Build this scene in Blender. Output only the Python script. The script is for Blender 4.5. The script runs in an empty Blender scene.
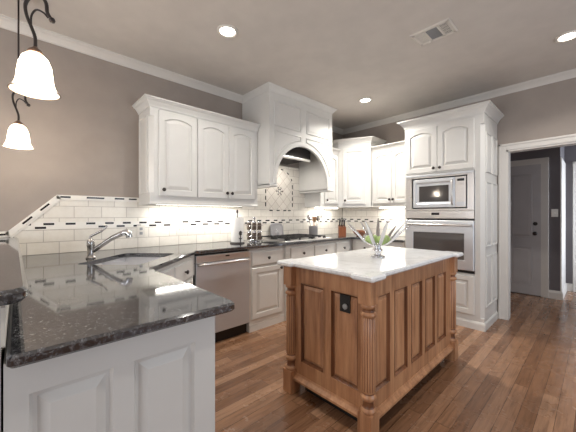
import bpy, bmesh, math, random
from mathutils import Vector, Matrix
random.seed(7)
PI = math.pi
SC = bpy.context.scene
COL = SC.collection

# ------------------------------------------------------------------ camera
cam_data = bpy.data.cameras.new('camera')
cam = bpy.data.objects.new('camera', cam_data); COL.objects.link(cam)
cam.location = (3.13, 0.0, 1.25)
cam.rotation_euler = (PI/2, 0, math.radians(46.96))
cam_data.sensor_width = 36.0
cam_data.lens = 289.5*36/576
cam_data.shift_y = -1/576
cam_data.clip_start = 0.02
SC.camera = cam

# ------------------------------------------------------------------ world, light, exposure
w = bpy.data.worlds.new('world'); SC.world = w; w.use_nodes = True
w.node_tree.nodes['Background'].inputs[0].default_value = (0.72, 0.82, 1.0, 1)
w.node_tree.nodes['Background'].inputs[1].default_value = 1.2
SC.view_settings.view_transform = 'Standard'
SC.view_settings.look = 'None'
SC.view_settings.gamma = 1
SC.view_settings.use_curve_mapping = False
SC.view_settings.exposure = 0.0

def area(name, loc, rot, sx, sy, power, color, spread=PI, parent=None):
    d = bpy.data.lights.new(name, 'AREA'); d.shape = 'RECTANGLE'; d.size = sx; d.size_y = sy
    d.energy = power; d.color = color; d.spread = spread
    o = bpy.data.objects.new(name, d); COL.objects.link(o); o.location = loc; o.rotation_euler = rot
    return o
DAY = (0.80, 0.90, 1.0)
WARM = (1.0, 0.96, 0.9)
# right-wall window daylight; unseen fill added on breakfast side, tilted up to brighten ceiling
area('daylight_right', (5.55, 1.9, 1.35), (0, PI/2+.25, 0), 1.9, 2.0, 34, DAY)
area('front_fill', (2.6, -2.95, 1.2), (PI/2+.65, 0, 0), 3.2, 1.4, 80, (0.97, 0.97, 1.0))
area('daylight_hall', (4.6, 6.1, 1.25), (0, PI/2, 0), 2.0, .8, 30, (.80, .88, 1.0), math.radians(95))

# ------------------------------------------------------------------ materials
def lin(r, g, b):
    f = lambda c: (c/255/12.92) if c/255 <= .04045 else ((c/255+.055)/1.055)**2.4
    return (f(r), f(g), f(b), 1)
MATS = {}
def new_mat(name, col=(.8, .8, .8, 1), rough=.5, metal=0.0, spec=None):
    m = bpy.data.materials.new(name); m.use_nodes = True
    b = m.node_tree.nodes['Principled BSDF']
    b.inputs['Base Color'].default_value = col
    b.inputs['Roughness'].default_value = rough
    b.inputs['Metallic'].default_value = metal
    if spec is not None: b.inputs['Specular IOR Level'].default_value = spec
    MATS[name] = m
    return m, m.node_tree, b
def N(nt, kind, **kw):
    n = nt.nodes.new(kind)
    for k, v in kw.items():
        if k.startswith('i_'): n.inputs[k[2:].replace('_', ' ')].default_value = v
        else: setattr(n, k, v)
    return n
def noise(nt, scale, detail=4, rough=.6, vec=None):
    n = N(nt, 'ShaderNodeTexNoise'); n.inputs['Scale'].default_value = scale
    n.inputs['Detail'].default_value = detail; n.inputs['Roughness'].default_value = rough
    if vec: nt.links.new(vec, n.inputs['Vector'])
    return n
def ramp(nt, src, stops):
    r = N(nt, 'ShaderNodeValToRGB'); e = r.color_ramp.elements
    while len(e) < len(stops): e.new(.5)
    for i, (p, c) in enumerate(stops): e[i].position = p; e[i].color = c
    nt.links.new(src, r.inputs['Fac'])
    return r
def coords(nt, scale=(1, 1, 1), rot=(0, 0, 0)):
    t = N(nt, 'ShaderNodeTexCoord'); mp = N(nt, 'ShaderNodeMapping')
    mp.inputs['Scale'].default_value = scale; mp.inputs['Rotation'].default_value = rot
    nt.links.new(t.outputs['Object'], mp.inputs['Vector'])
    return mp.outputs['Vector']
def bump(nt, b, src, strength, dist=.002):
    bp = N(nt, 'ShaderNodeBump'); bp.inputs['Strength'].default_value = strength
    bp.inputs['Distance'].default_value = dist
    nt.links.new(src, bp.inputs['Height']); nt.links.new(bp.outputs['Normal'], b.inputs['Normal'])

def paint(name, col, rough=.4, var=.03):
    m, nt, b = new_mat(name, col, rough)
    n = noise(nt, 6, 3, .5, coords(nt))
    c2 = tuple(max(0, c*(1-var*2)) for c in col[:3])+(1,)
    r = ramp(nt, n.outputs['Fac'], [(.35, c2), (.65, col)])
    nt.links.new(r.outputs['Color'], b.inputs['Base Color'])
    n2 = noise(nt, 220, 2, .5, coords(nt)); bump(nt, b, n2.outputs['Fac'], .04)
    return m
M_WALL = paint('wall_paint', lin(160, 149, 140), .7)
M_CEIL = paint('ceiling_paint', lin(208, 201, 193), .8)
M_WHITE = paint('white_cabinet_paint', lin(218, 216, 211), .33, .015)
M_TRIM = paint('white_trim_paint', lin(218, 213, 206), .4, .015)
M_HALL = paint('hall_paint', lin(112, 107, 110), .7)
M_DOOR = paint('door_paint', lin(192, 188, 188), .4)

def wood(name, c1, c2, c3, scale=(14, 14, 1.2), rough=.3):
    m, nt, b = new_mat(name, c1, rough)
    v = coords(nt, scale)
    n = noise(nt, 2.2, 6, .62, v)
    r = ramp(nt, n.outputs['Fac'], [(.28, c1), (.5, c2), (.74, c3)])
    n2 = noise(nt, 1.3, 3, .5, coords(nt, (2, 2, 1)))
    mx = N(nt, 'ShaderNodeMix'); mx.data_type = 'RGBA'; mx.blend_type = 'MULTIPLY'
    mx.inputs['Factor'].default_value = .55
    r2 = ramp(nt, n2.outputs['Fac'], [(.3, (.55, .5, .46, 1)), (.65, (1, 1, 1, 1))])
    nt.links.new(r.outputs['Color'], mx.inputs[6]); nt.links.new(r2.outputs['Color'], mx.inputs[7])
    nt.links.new(mx.outputs[2], b.inputs['Base Color'])
    bump(nt, b, n.outputs['Fac'], .08)
    return m
M_MAPLE = wood('stained_maple', lin(148, 101, 70), lin(184, 134, 97), lin(208, 161, 121))
M_MAPLE_DARK = wood('glazed_shaded_maple', lin(84, 50, 30), lin(122, 78, 50), lin(150, 102, 70))  # dark glaze, also painting shade into island grooves, necks and flutes
M_BLOCK = wood('knife_block_wood', lin(96, 54, 32), lin(132, 78, 50), lin(152, 96, 64))
M_SPOON = wood('spoon_wood', lin(150, 108, 74), lin(176, 134, 96), lin(196, 156, 116))

def floor_mat():
    m, nt, b = new_mat('oak_floor', (.2, .1, .05, 1), .25)
    v = coords(nt, (1, 1, 1), (0, 0, PI/2))
    br = N(nt, 'ShaderNodeTexBrick'); br.offset = .37; br.squash = 1
    br.inputs['Scale'].default_value = 1; br.inputs['Brick Width'].default_value = 1.35
    br.inputs['Row Height'].default_value = .082; br.inputs['Mortar Size'].default_value = .0012
    br.inputs['Mortar Smooth'].default_value = .3; br.inputs['Bias'].default_value = 0
    br.inputs['Color1'].default_value = (0, 0, 0, 1); br.inputs['Color2'].default_value = (1, 1, 1, 1)
    br.inputs['Mortar'].default_value = (.5, .5, .5, 1)
    nt.links.new(v, br.inputs['Vector'])
    tone = ramp(nt, br.outputs['Color'], [(0, lin(118, 84, 61)), (.5, lin(146, 109, 83)), (1, lin(170, 133, 106))])
    # grain follows the boards and shifts from board to board
    add = N(nt, 'ShaderNodeVectorMath'); add.operation = 'MULTIPLY_ADD'
    add.inputs[1].default_value = (7, 7, 7)
    nt.links.new(br.outputs['Color'], add.inputs[0]); nt.links.new(coords(nt, (26, 1.6, 1)), add.inputs[2])
    g = noise(nt, 2.4, 7, .65, add.outputs[0])
    gr = ramp(nt, g.outputs['Fac'], [(.25, (.34, .3, .27, 1)), (.5, (.85, .83, .8, 1)), (.75, (1.15, 1.12, 1.08, 1))])
    mx = N(nt, 'ShaderNodeMix'); mx.data_type = 'RGBA'; mx.blend_type = 'MULTIPLY'; mx.inputs['Factor'].default_value = .85
    nt.links.new(tone.outputs['Color'], mx.inputs[6]); nt.links.new(gr.outputs['Color'], mx.inputs[7])
    mx2 = N(nt, 'ShaderNodeMix'); mx2.data_type = 'RGBA'
    nt.links.new(br.outputs['Fac'], mx2.inputs['Factor']); nt.links.new(mx.outputs[2], mx2.inputs[6])
    mx2.inputs[7].default_value = lin(46, 30, 22)
    nt.links.new(mx2.outputs[2], b.inputs['Base Color'])
    n3 = noise(nt, 5, 4, .6, coords(nt))
    rr = ramp(nt, n3.outputs['Fac'], [(.3, (.16, .16, .16, 1)), (.7, (.34, .34, .34, 1))])
    nt.links.new(rr.outputs['Color'], b.inputs['Roughness'])
    bump(nt, b, g.outputs['Fac'], .12)
    return m
M_FLOOR = floor_mat()

def granite():
    m, nt, b = new_mat('dark_granite', (.02, .02, .02, 1), .06)
    v = coords(nt)
    vo = N(nt, 'ShaderNodeTexVoronoi'); vo.inputs['Scale'].default_value = 130; nt.links.new(v, vo.inputs['Vector'])
    n = noise(nt, 85, 8, .8, v)
    n2 = noise(nt, 14, 5, .65, coords(nt, (1, 2.2, 1)))
    r = ramp(nt, n.outputs['Fac'], [(.36, lin(15, 17, 20)), (.48, lin(48, 49, 53)), (.57, lin(98, 99, 101)), (.70, lin(178, 178, 178))])
    r2 = ramp(nt, n2.outputs['Fac'], [(.35, (.5, .5, .53, 1)), (.65, (1.0, .99, .98, 1))])
    mx = N(nt, 'ShaderNodeMix'); mx.data_type = 'RGBA'; mx.blend_type = 'MULTIPLY'; mx.inputs['Factor'].default_value = .7
    nt.links.new(r.outputs['Color'], mx.inputs[6]); nt.links.new(r2.outputs['Color'], mx.inputs[7])
    r3 = ramp(nt, vo.outputs['Color'], [(.2, (.45, .45, .5, 1)), (.6, (1, 1, 1, 1))])
    mx2 = N(nt, 'ShaderNodeMix'); mx2.data_type = 'RGBA'; mx2.blend_type = 'MULTIPLY'; mx2.inputs['Factor'].default_value = .6
    nt.links.new(mx.outputs[2], mx2.inputs[6]); nt.links.new(r3.outputs['Color'], mx2.inputs[7])
    nt.links.new(mx2.outputs[2], b.inputs['Base Color'])
    b.inputs['IOR'].default_value = 2.3
    return m
M_GRANITE = granite()

def marble():
    m, nt, b = new_mat('white_marble', (.8, .8, .8, 1), .12)
    n = noise(nt, 2.2, 9, .6, coords(nt)); n.inputs['Distortion'].default_value = 1.6
    r = ramp(nt, n.outputs['Fac'], [(.40, lin(236, 237, 237)), (.485, lin(232, 233, 233)), (.5, lin(216, 216, 216)), (.515, lin(233, 234, 234)), (.62, lin(240, 241, 241))])
    nt.links.new(r.outputs['Color'], b.inputs['Base Color'])
    return m
M_MARBLE = marble()

def tile(name, axis, tw=.205, th=.1, col=(236, 230, 219), rot=0.0, grout=(186, 177, 166)):
    """tumbled white tile; axis 'x' = lies on a wall facing +x (coords y,z), 'y' = wall facing -y (coords x,z)"""
    m, nt, b = new_mat(name, lin(*col), .3)
    t = N(nt, 'ShaderNodeTexCoord'); s = N(nt, 'ShaderNodeSeparateXYZ'); c = N(nt, 'ShaderNodeCombineXYZ')
    nt.links.new(t.outputs['Object'], s.inputs[0])
    nt.links.new(s.outputs['Y' if axis == 'x' else 'X'], c.inputs['X']); nt.links.new(s.outputs['Z'], c.inputs['Y'])
    mp = N(nt, 'ShaderNodeMapping'); mp.inputs['Rotation'].default_value = (0, 0, rot)
    nt.links.new(c.outputs[0], mp.inputs['Vector'])
    br = N(nt, 'ShaderNodeTexBrick'); br.offset = .5 if rot == 0 else 0
    br.inputs['Scale'].default_value = 1; br.inputs['Brick Width'].default_value = tw
    br.inputs['Row Height'].default_value = th; br.inputs['Mortar Size'].default_value = .0028
    br.inputs['Mortar Smooth'].default_value = .2
    a = lin(*col); a2 = lin(*[max(0, k-12) for k in col])
    br.inputs['Color1'].default_value = a; br.inputs['Color2'].default_value = a2
    br.inputs['Mortar'].default_value = lin(*grout)
    nt.links.new(mp.outputs[0], br.inputs['Vector'])
    n = noise(nt, 25, 5, .6, coords(nt)); r = ramp(nt, n.outputs['Fac'], [(.3, (.93, .92, .9, 1)), (.6, (1, 1, 1, 1))])
    mx = N(nt, 'ShaderNodeMix'); mx.data_type = 'RGBA'; mx.blend_type = 'MULTIPLY'; mx.inputs['Factor'].default_value = .8
    nt.links.new(br.outputs['Color'], mx.inputs[6]); nt.links.new(r.outputs['Color'], mx.inputs[7])
    nt.links.new(mx.outputs[2], b.inputs['Base Color'])
    inv = N(nt, 'ShaderNodeMath'); inv.operation = 'SUBTRACT'; inv.inputs[0].default_value = 1
    nt.links.new(br.outputs['Fac'], inv.inputs[1]); bump(nt, b, inv.outputs[0], .5, .002)
    return m
M_TILE_X = tile('white_tile_long_wall', 'x')
M_TILE_Y = tile('white_tile_oven_wall', 'y')
M_TILE_D = tile('diamond_tile', 'x', .105, .105, (238, 231, 220), PI/4, (186, 172, 158))
def band(name, axis):
    """two offset rows of thin black mosaic bars set in white"""
    m, nt, b = new_mat(name, lin(236, 231, 222), .25)
    t = N(nt, 'ShaderNodeTexCoord'); sp = N(nt, 'ShaderNodeSeparateXYZ'); nt.links.new(t.outputs['Object'], sp.inputs[0])
    def mt(op, a, c, d=None):
        n = N(nt, 'ShaderNodeMath'); n.operation = op
        for k, x in enumerate((a, c, d)):
            if x is None: continue
            if hasattr(x, 'links'): nt.links.new(x, n.inputs[k])
            else: n.inputs[k].default_value = x
        return n.outputs[0]
    u = sp.outputs['Y' if axis == 'x' else 'X']; z = mt('SUBTRACT', sp.outputs['Z'], .205)
    zr = mt('DIVIDE', z, .03); row = mt('FLOOR', zr, 0.0); fz = mt('FRACT', zr, 0.0)
    uu = mt('ADD', mt('DIVIDE', u, .146), mt('MULTIPLY', row, .64)); fu = mt('FRACT', uu, 0.0); cell = mt('FLOOR', uu, 0.0)
    wn = N(nt, 'ShaderNodeTexWhiteNoise'); wn.noise_dimensions = '2D'; cb = N(nt, 'ShaderNodeCombineXYZ')
    nt.links.new(cell, cb.inputs[0]); nt.links.new(row, cb.inputs[1]); nt.links.new(cb.outputs[0], wn.inputs['Vector'])
    keep = mt('GREATER_THAN', wn.outputs['Value'], .22)
    f = mt('MULTIPLY', mt('MULTIPLY', mt('LESS_THAN', fu, .48), keep), mt('MULTIPLY', mt('GREATER_THAN', fz, .18), mt('LESS_THAN', fz, .78)))
    mx = N(nt, 'ShaderNodeMix'); mx.data_type = 'RGBA'; nt.links.new(f, mx.inputs['Factor'])
    mx.inputs[6].default_value = lin(236, 231, 222); mx.inputs[7].default_value = lin(38, 32, 30)
    nt.links.new(mx.outputs[2], b.inputs['Base Color'])
    return m
M_BAND_X = band('accent_band_long_wall', 'x'); M_BAND_Y = band('accent_band_oven_wall', 'y')
M_TILE_TRIM = paint('tile_trim', lin(236, 231, 222), .3, .03)
M_BLACKTILE = paint('black_mosaic', lin(38, 32, 30), .2, .1)

def steel(name, col, rough, axis_scale):
    m, nt, b = new_mat(name, col, rough, 1.0)
    n = noise(nt, 3, 3, .5, coords(nt, axis_scale))
    r = ramp(nt, n.outputs['Fac'], [(.3, (rough*.85,)*3+(1,)), (.7, (rough*1.2,)*3+(1,))])
    nt.links.new(r.outputs['Color'], b.inputs['Roughness'])
    return m
M_STEEL = steel('brushed_steel', lin(206, 208, 211), .42, (3, 3, 160))
M_STEEL.node_tree.nodes['Principled BSDF'].inputs['Metallic'].default_value = .6
M_STEEL_B = steel('satin_steel', lin(214, 211, 208), .32, (4, 4, 60))
M_CHROME = steel('chrome', lin(226, 226, 228), .08, (1, 1, 1))
M_NICKEL = steel('brushed_nickel', lin(176, 172, 168), .2, (1, 1, 1))
M_SINK = steel('sink_steel', lin(226, 226, 228), .35, (4, 4, 4)); M_SINK.node_tree.nodes['Principled BSDF'].inputs['Metallic'].default_value = .45
M_PEWTER = steel('pewter', lin(158, 156, 158), .38, (30, 30, 30)); M_PEWTER.node_tree.nodes['Principled BSDF'].inputs['Metallic'].default_value = .6
M_RIM = paint('shaded_rim', lin(150, 132, 112), .5, .1)  # tan tone paints the dimmer rim line against the glowing shade
M_BRONZE = paint('dark_bronze', lin(50, 40, 36), .35, .1)
M_BRONZE_L = paint('antique_bronze', lin(110, 84, 66), .35, .1)
M_BLACK = paint('black_plastic', lin(22, 21, 22), .3, .1)
M_IRON = paint('black_iron', lin(28, 27, 28), .45, .1)
M_DARK = paint('dark_recess', lin(30, 24, 20), .8, .1)
M_GREY = paint('grey_plastic', lin(150, 150, 150), .35)
M_PLATE = paint('white_plastic', lin(220, 214, 204), .3, .01)
M_PAPER = paint('paper', lin(240, 238, 234), .9, .01)
M_APPLE = paint('green_apple_skin', lin(178, 202, 128), .3, .08)
M_LID = paint('spice_lid', lin(40, 38, 38), .3)
M_SPICE = paint('ground_spice', lin(96, 80, 66), .6, .2)
def glass_black(name, col, rough=.04):
    m, nt, b = new_mat(name, col, rough); b.inputs['IOR'].default_value = 1.6
    n = noise(nt, 4, 2, .5, coords(nt)); r = ramp(nt, n.outputs['Fac'], [(.3, (rough,)*3+(1,)), (.7, (rough*1.6,)*3+(1,))])
    nt.links.new(r.outputs['Color'], b.inputs['Roughness'])
    return m
M_OVENGLASS = glass_black('oven_glass', lin(92, 88, 86), .08)
M_MWGLASS = glass_black('microwave_glass', lin(66, 63, 62), .06)
def emis(name, col, strength):
    m, nt, b = new_mat(name, col, .4)
    b.inputs['Emission Color'].default_value = col; b.inputs['Emission Strength'].default_value = strength
    n = noise(nt, 9, 3, .5, coords(nt)); r = ramp(nt, n.outputs['Fac'], [(.3, tuple(c*.92 for c in col[:3])+(1,)), (.7, col)])
    nt.links.new(r.outputs['Color'], b.inputs['Emission Color'])
    return m
M_LAMP = emis('lamp_glow', (1, .95, .86, 1), 9)
M_SHADE = emis('alabaster_shade', (1, .93, .84, 1), 2.2)
_nt = M_SHADE.node_tree; _o = [n for n in _nt.nodes if n.type == 'OUTPUT_MATERIAL'][0]   # frosted glass lets half the bulb's light through
_mx = N(_nt, 'ShaderNodeMixShader'); _tr = N(_nt, 'ShaderNodeBsdfTransparent'); _mx.inputs[0].default_value = .58
_tr.inputs[0].default_value = (1, .97, .93, 1)
_nt.links.new(_nt.nodes['Principled BSDF'].outputs[0], _mx.inputs[1]); _nt.links.new(_tr.outputs[0], _mx.inputs[2]); _nt.links.new(_mx.outputs[0], _o.inputs['Surface'])
M_LED = emis('led_strip', (1, .96, .88, 1), 6)
M_WINDOW = None

# ------------------------------------------------------------------ mesh helpers
V = Vector
def BM(): return bmesh.new()
def box(bm, a, b, bev=0.0):
    x0, y0, z0 = a; x1, y1, z1 = b
    vs = [bm.verts.new(p) for p in ((x0, y0, z0), (x1, y0, z0), (x1, y1, z0), (x0, y1, z0), (x0, y0, z1), (x1, y0, z1), (x1, y1, z1), (x0, y1, z1))]
    fs = [bm.faces.new([vs[i] for i in q]) for q in ((3, 2, 1, 0), (4, 5, 6, 7), (0, 1, 5, 4), (1, 2, 6, 5), (2, 3, 7, 6), (3, 0, 4, 7))]
    if bev:
        es = {e for f in fs for e in f.edges}
        bmesh.ops.bevel(bm, geom=list(es), offset=bev, segments=2, profile=.6, affect='EDGES')
    return fs
def fbox(bm, fr, u0, u1, v0, v1, n0, n1, bev=0.0):
    """box in a face frame"""
    O, U, W, Nn = fr
    P = lambda u, v, n: O+U*u+W*v+Nn*n
    vs = [bm.verts.new(P(*p)) for p in ((u0, v0, n0), (u1, v0, n0), (u1, v1, n0), (u0, v1, n0), (u0, v0, n1), (u1, v0, n1), (u1, v1, n1), (u0, v1, n1))]
    fs = [bm.faces.new([vs[i] for i in q]) for q in ((3, 2, 1, 0), (4, 5, 6, 7), (0, 1, 5, 4), (1, 2, 6, 5), (2, 3, 7, 6), (3, 0, 4, 7))]
    if bev:
        es = {e for f in fs for e in f.edges}
        bmesh.ops.bevel(bm, geom=list(es), offset=bev, segments=2, profile=.6, affect='EDGES')
def prism(bm, poly, z0, z1):
    a = [bm.verts.new((x, y, z0)) for x, y in poly]; b = [bm.verts.new((x, y, z1)) for x, y in poly]
    n = len(poly)
    for i in range(n): bm.faces.new((a[i], a[(i+1) % n], b[(i+1) % n], b[i]))
    bm.faces.new(a[::-1]); bm.faces.new(b)
def inset(poly, d):
    n = len(poly); out = []
    for i in range(n):
        p0, p1, p2 = V(poly[i-1]), V(poly[i]), V(poly[(i+1) % n])
        e1 = (p1-p0).normalized(); e2 = (p2-p1).normalized()
        n1 = V((-e1.y, e1.x)); n2 = V((-e2.y, e2.x))
        k = max(.2, 1+n1.dot(n2))
        q = p1+(n1+n2)*(d/k); out.append((q.x, q.y))
    return out
def loops(bm, fr, ls, cap=True, back=False, smooth=False, dark=()):
    """ls = list of (polygon2d, n); bridges them in order"""
    O, U, W, Nn = fr
    prev = None; first = None
    for li, (poly, n) in enumerate(ls):
        cur = [bm.verts.new(O+U*p[0]+W*p[1]+Nn*n) for p in poly]
        if prev:
            k = len(cur)
            for i in range(k):
                f = bm.faces.new((prev[i], prev[(i+1) % k], cur[(i+1) % k], cur[i])); f.smooth = smooth
                if li in dark: f.material_index = 1
        else: first = cur
        prev = cur
    if cap: bm.faces.new(prev)
    if back: bm.faces.new(first[::-1])
def door_panel(bm, fr, u0, v0, w, h, t=.02, m=.055, arch=0.0, n0=0.0, field=.032):
    """raised panel door or drawer front in a face frame"""
    k = 10 if arch else 1
    op = [(u0+m, v0+m), (u0+w-m, v0+m)]; out = [(u0, v0), (u0+w, v0)]
    for i in range(k+1):
        s = i/k; u = u0+w-m-(w-2*m)*s
        a = v0+h-m-arch+arch*(1-(2*s-1)**2) if arch else v0+h-m
        op.append((u, a)); out.append((u0+w if i == 0 else (u0 if i == k else u), v0+h))
    loops(bm, fr, [(out, n0), (out, n0+t-.004), (inset(out, .004), n0+t), (op, n0+t), (inset(op, .004), n0+t-.012),
                   (inset(op, .011), n0+t-.013), (inset(op, .011+field), n0+t-.001)], True, True)
def slab_front(bm, fr, u0, v0, w, h, t=.02, n0=0.0):
    out = [(u0, v0), (u0+w, v0), (u0+w, v0+h), (u0, v0+h)]
    loops(bm, fr, [(out, n0), (out, n0+t-.008), (inset(out, .006), n0+t-.002), (inset(out, .014), n0+t)], True, True)
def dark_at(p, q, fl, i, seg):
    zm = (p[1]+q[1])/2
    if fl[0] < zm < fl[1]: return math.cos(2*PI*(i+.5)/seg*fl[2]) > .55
    return (p[0]+q[0])/2 < .0352
def lathe(bm, prof, loc=(0, 0, 0), seg=24, axis=None, flute=None):
    """prof = [(r,z)], spun about z (or axis) at loc; flute=(z0,z1,count,depth)"""
    M = Matrix.Translation(V(loc))
    if axis is not None: M = M @ V((0, 0, 1)).rotation_difference(V(axis)).to_matrix().to_4x4()
    rings = []
    for r, z in prof:
        ring = []
        for i in range(seg):
            a = 2*PI*i/seg; rr = max(r, 1e-5)
            if flute and flute[0] <= z <= flute[1]: rr *= 1-flute[3]*max(0, math.cos(a*flute[2]))**.7 if math.cos(a*flute[2]) > 0 else 1
            ring.append(bm.verts.new(M @ V((rr*math.cos(a), rr*math.sin(a), z))))
        rings.append(ring)
    for A, B in zip(rings, rings[1:]):
        for i in range(seg):
            f = bm.faces.new((A[i], A[(i+1) % seg], B[(i+1) % seg], B[i])); f.smooth = True
            if flute and dark_at(prof[rings.index(A)], prof[rings.index(B)], flute, i, seg): f.material_index = 1
    if prof[0][0] > 1e-4: bm.faces.new(rings[0][::-1])
    if prof[-1][0] > 1e-4: bm.faces.new(rings[-1])
def tube(bm, pts, rad, seg=10, flat=1.0):
    """tube along points; rad float or list; flat squashes it into a ribbon"""
    pts = [V(p) for p in pts]; n = len(pts)
    rads = rad if isinstance(rad, (list, tuple)) else [rad]*n
    rings = []; up = V((0, 0, 1)); prevx = None
    for i, p in enumerate(pts):
        t = (pts[min(i+1, n-1)]-pts[max(i-1, 0)]).normalized()
        x = prevx if prevx is not None else (t.cross(up) if abs(t.dot(up)) < .95 else t.cross(V((1, 0, 0))))
        x = (x-t*x.dot(t)).normalized(); y = t.cross(x); prevx = x
        rings.append([bm.verts.new(p+(x*math.cos(2*PI*k/seg)+y*math.sin(2*PI*k/seg)*flat)*rads[i]) for k in range(seg)])
    for A, B in zip(rings, rings[1:]):
        for k in range(seg):
            f = bm.faces.new((A[k], A[(k+1) % seg], B[(k+1) % seg], B[k])); f.smooth = True
    bm.faces.new(rings[0][::-1]); bm.faces.new(rings[-1])
def curve(ctrl, n=8):
    """Catmull-Rom through control points"""
    c = [V(p) for p in ctrl]; c = [c[0]*2-c[1]]+c+[c[-1]*2-c[-2]]; out = []
    for i in range(1, len(c)-2):
        for k in range(n):
            t = k/n; a, b, d, e = c[i-1], c[i], c[i+1], c[i+2]
            out.append(.5*((2*b)+(d-a)*t+(2*a-5*b+4*d-e)*t*t+(3*b-a-3*d+e)*t**3))
    out.append(c[-2]); return out
def sweep(bm, path, prof):
    """profile [(out, z)] swept along a 2D path, offset to the right of travel, mitred"""
    n = len(path); rings = []
    for i in range(n):
        p = V(path[i]); ns = []
        if i > 0: e = (p-V(path[i-1])).normalized(); ns.append(V((e.y, -e.x)))
        if i < n-1: e = (V(path[i+1])-p).normalized(); ns.append(V((e.y, -e.x)))
        mi = ns[0] if len(ns) == 1 else (ns[0]+ns[1])/(1+ns[0].dot(ns[1]))
        rings.append([bm.verts.new((p.x+mi.x*d, p.y+mi.y*d, z)) for d, z in prof])
    k = len(prof)
    for A, B in zip(rings, rings[1:]):
        for i in range(k): bm.faces.new((A[i], A[(i+1) % k], B[(i+1) % k], B[i]))
    bm.faces.new(rings[0][::-1]); bm.faces.new(rings[-1])
def slab(bm, poly, z0, z1, holes=(), ease=.006):
    """horizontal stone slab with an eased edge and cut-outs"""
    ins = inset(poly, ease)
    lv = [[bm.verts.new((x, y, z)) for x, y in pl] for pl, z in ((ins, z0), (poly, z0+ease), (poly, z1-ease), (ins, z1))]
    n = len(poly)
    for A, B in zip(lv, lv[1:]):
        for i in range(n): bm.faces.new((A[i], A[(i+1) % n], B[(i+1) % n], B[i]))
    hv = []
    for h in holes:
        a = [bm.verts.new((x, y, z0)) for x, y in h]; b = [bm.verts.new((x, y, z1)) for x, y in h]; m = len(h)
        for i in range(m): bm.faces.new((a[(i+1) % m], a[i], b[i], b[(i+1) % m]))
        hv.append((a, b))
    for k, ring in ((0, lv[0]), (1, lv[3])):
        es = []
        for vs in [ring]+[h[k] for h in hv]:
            for i in range(len(vs)):
                e = bm.edges.get((vs[i], vs[(i+1) % len(vs)])) or bm.edges.new((vs[i], vs[(i+1) % len(vs)]))
                es.append(e)
        bmesh.ops.triangle_fill(bm, edges=es, use_beauty=True)

# ------------------------------------------------------------------ object helpers
ORG = {}
def obj(name, bm, mat, parent=None, label=None):
    bmesh.ops.recalc_face_normals(bm, faces=bm.faces[:])
    if parent is None:
        xs = [v.co for v in bm.verts]
        org = V(((min(p.x for p in xs)+max(p.x for p in xs))/2, (min(p.y for p in xs)+max(p.y for p in xs))/2, min(p.z for p in xs)))
    else: org = ORG[parent.name]
    for v in bm.verts: v.co -= org
    me = bpy.data.meshes.new(name); bm.to_mesh(me); bm.free()
    for m_ in (mat if isinstance(mat, tuple) else (mat,)): me.materials.append(m_)
    o = bpy.data.objects.new(name, me); COL.objects.link(o)
    if parent: o.parent = parent
    else: o.location = org
    ORG[o.name] = org
    if label: o['label'] = label
    return o
def thing(name, label, cat, loc, group=None):
    o = bpy.data.objects.new(name, None); COL.objects.link(o); o.location = loc; o.empty_display_size = .1
    o['label'] = label; o['category'] = cat
    if group: o['group'] = group
    ORG[o.name] = V(loc); return o
def tag(o, label, cat, group=None):
    o['label'] = label; o['category'] = cat
    if group: o['group'] = group
    return o
def struct(name, bm, mat, label=None, origin0=True):
    bmesh.ops.recalc_face_normals(bm, faces=bm.faces[:])
    me = bpy.data.meshes.new(name); bm.to_mesh(me); bm.free(); me.materials.append(mat)
    o = bpy.data.objects.new(name, me); COL.objects.link(o); o['kind'] = 'structure'
    if label: o['label'] = label
    ORG[o.name] = V((0, 0, 0)); return o
def dup(root, loc, rotz=0, label=None, group=None):
    r = root.copy(); COL.objects.link(r); r.location = loc; r.rotation_euler = (0, 0, rotz)
    if label: r['label'] = label
    if group: r['group'] = group
    for ch in list(root.children):
        c = ch.copy(); COL.objects.link(c); c.parent = r
        for g in ch.children:
            d = g.copy(); COL.objects.link(d); d.parent = c
    return r
X, Y, Z = V((1, 0, 0)), V((0, 1, 0)), V((0, 0, 1))
def FA(x, y, z=0): return (V((x, y, z)), Y, Z, X)        # face looking +x
def FB(x, y, z=0): return (V((x, y, z)), X, Z, -Y)       # face looking -y
def knob(part, fr, u, v, n):
    bm = BM(); O, U, W, Nn = fr
    lathe(bm, [(.007, 0), (.006, .010), (.010, .014), (.0165, .019), (.018, .025), (.013, .031), (.0, .033)], O+U*u+W*v+Nn*n, 14, Nn)
    return obj('knob', bm, M_BRONZE, part)
def add_door(root, fr, u0, v0, w, h, kn=None, arch=0.0, m=.055, name='door', mat=None, n0=0.0, field=.032):
    bm = BM(); door_panel(bm, fr, u0, v0, w, h, .02, m, arch, n0, field)
    d = obj(name, bm, mat or M_WHITE, root)
    if kn: knob(d, fr, kn[0], kn[1], n0+.02)
    return d
def add_drawer(root, fr, u0, v0, w, h, n0=0.0):
    bm = BM(); slab_front(bm, fr, u0, v0, w, h, .02, n0)
    d = obj('drawer', bm, M_WHITE, root); knob(d, fr, u0+w/2, v0+h/2, n0+.02)
    return d
def beads(bm, fr, u0, u1, v0, v1, n=0.0, r=.007):
    """applied moulding rectangle with a raised field"""
    out = [(u0, v0), (u1, v0), (u1, v1), (u0, v1)]
    loops(bm, fr, [(out, n-.001), (inset(out, .003), n+.010), (inset(out, .010), n+.011), (inset(out, .014), n+.001), (inset(out, .022), n+.001), (inset(out, .05), n+.008)])

CEIL = 2.75; YB = 4.26; CT = .925; CU = .893

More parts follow.
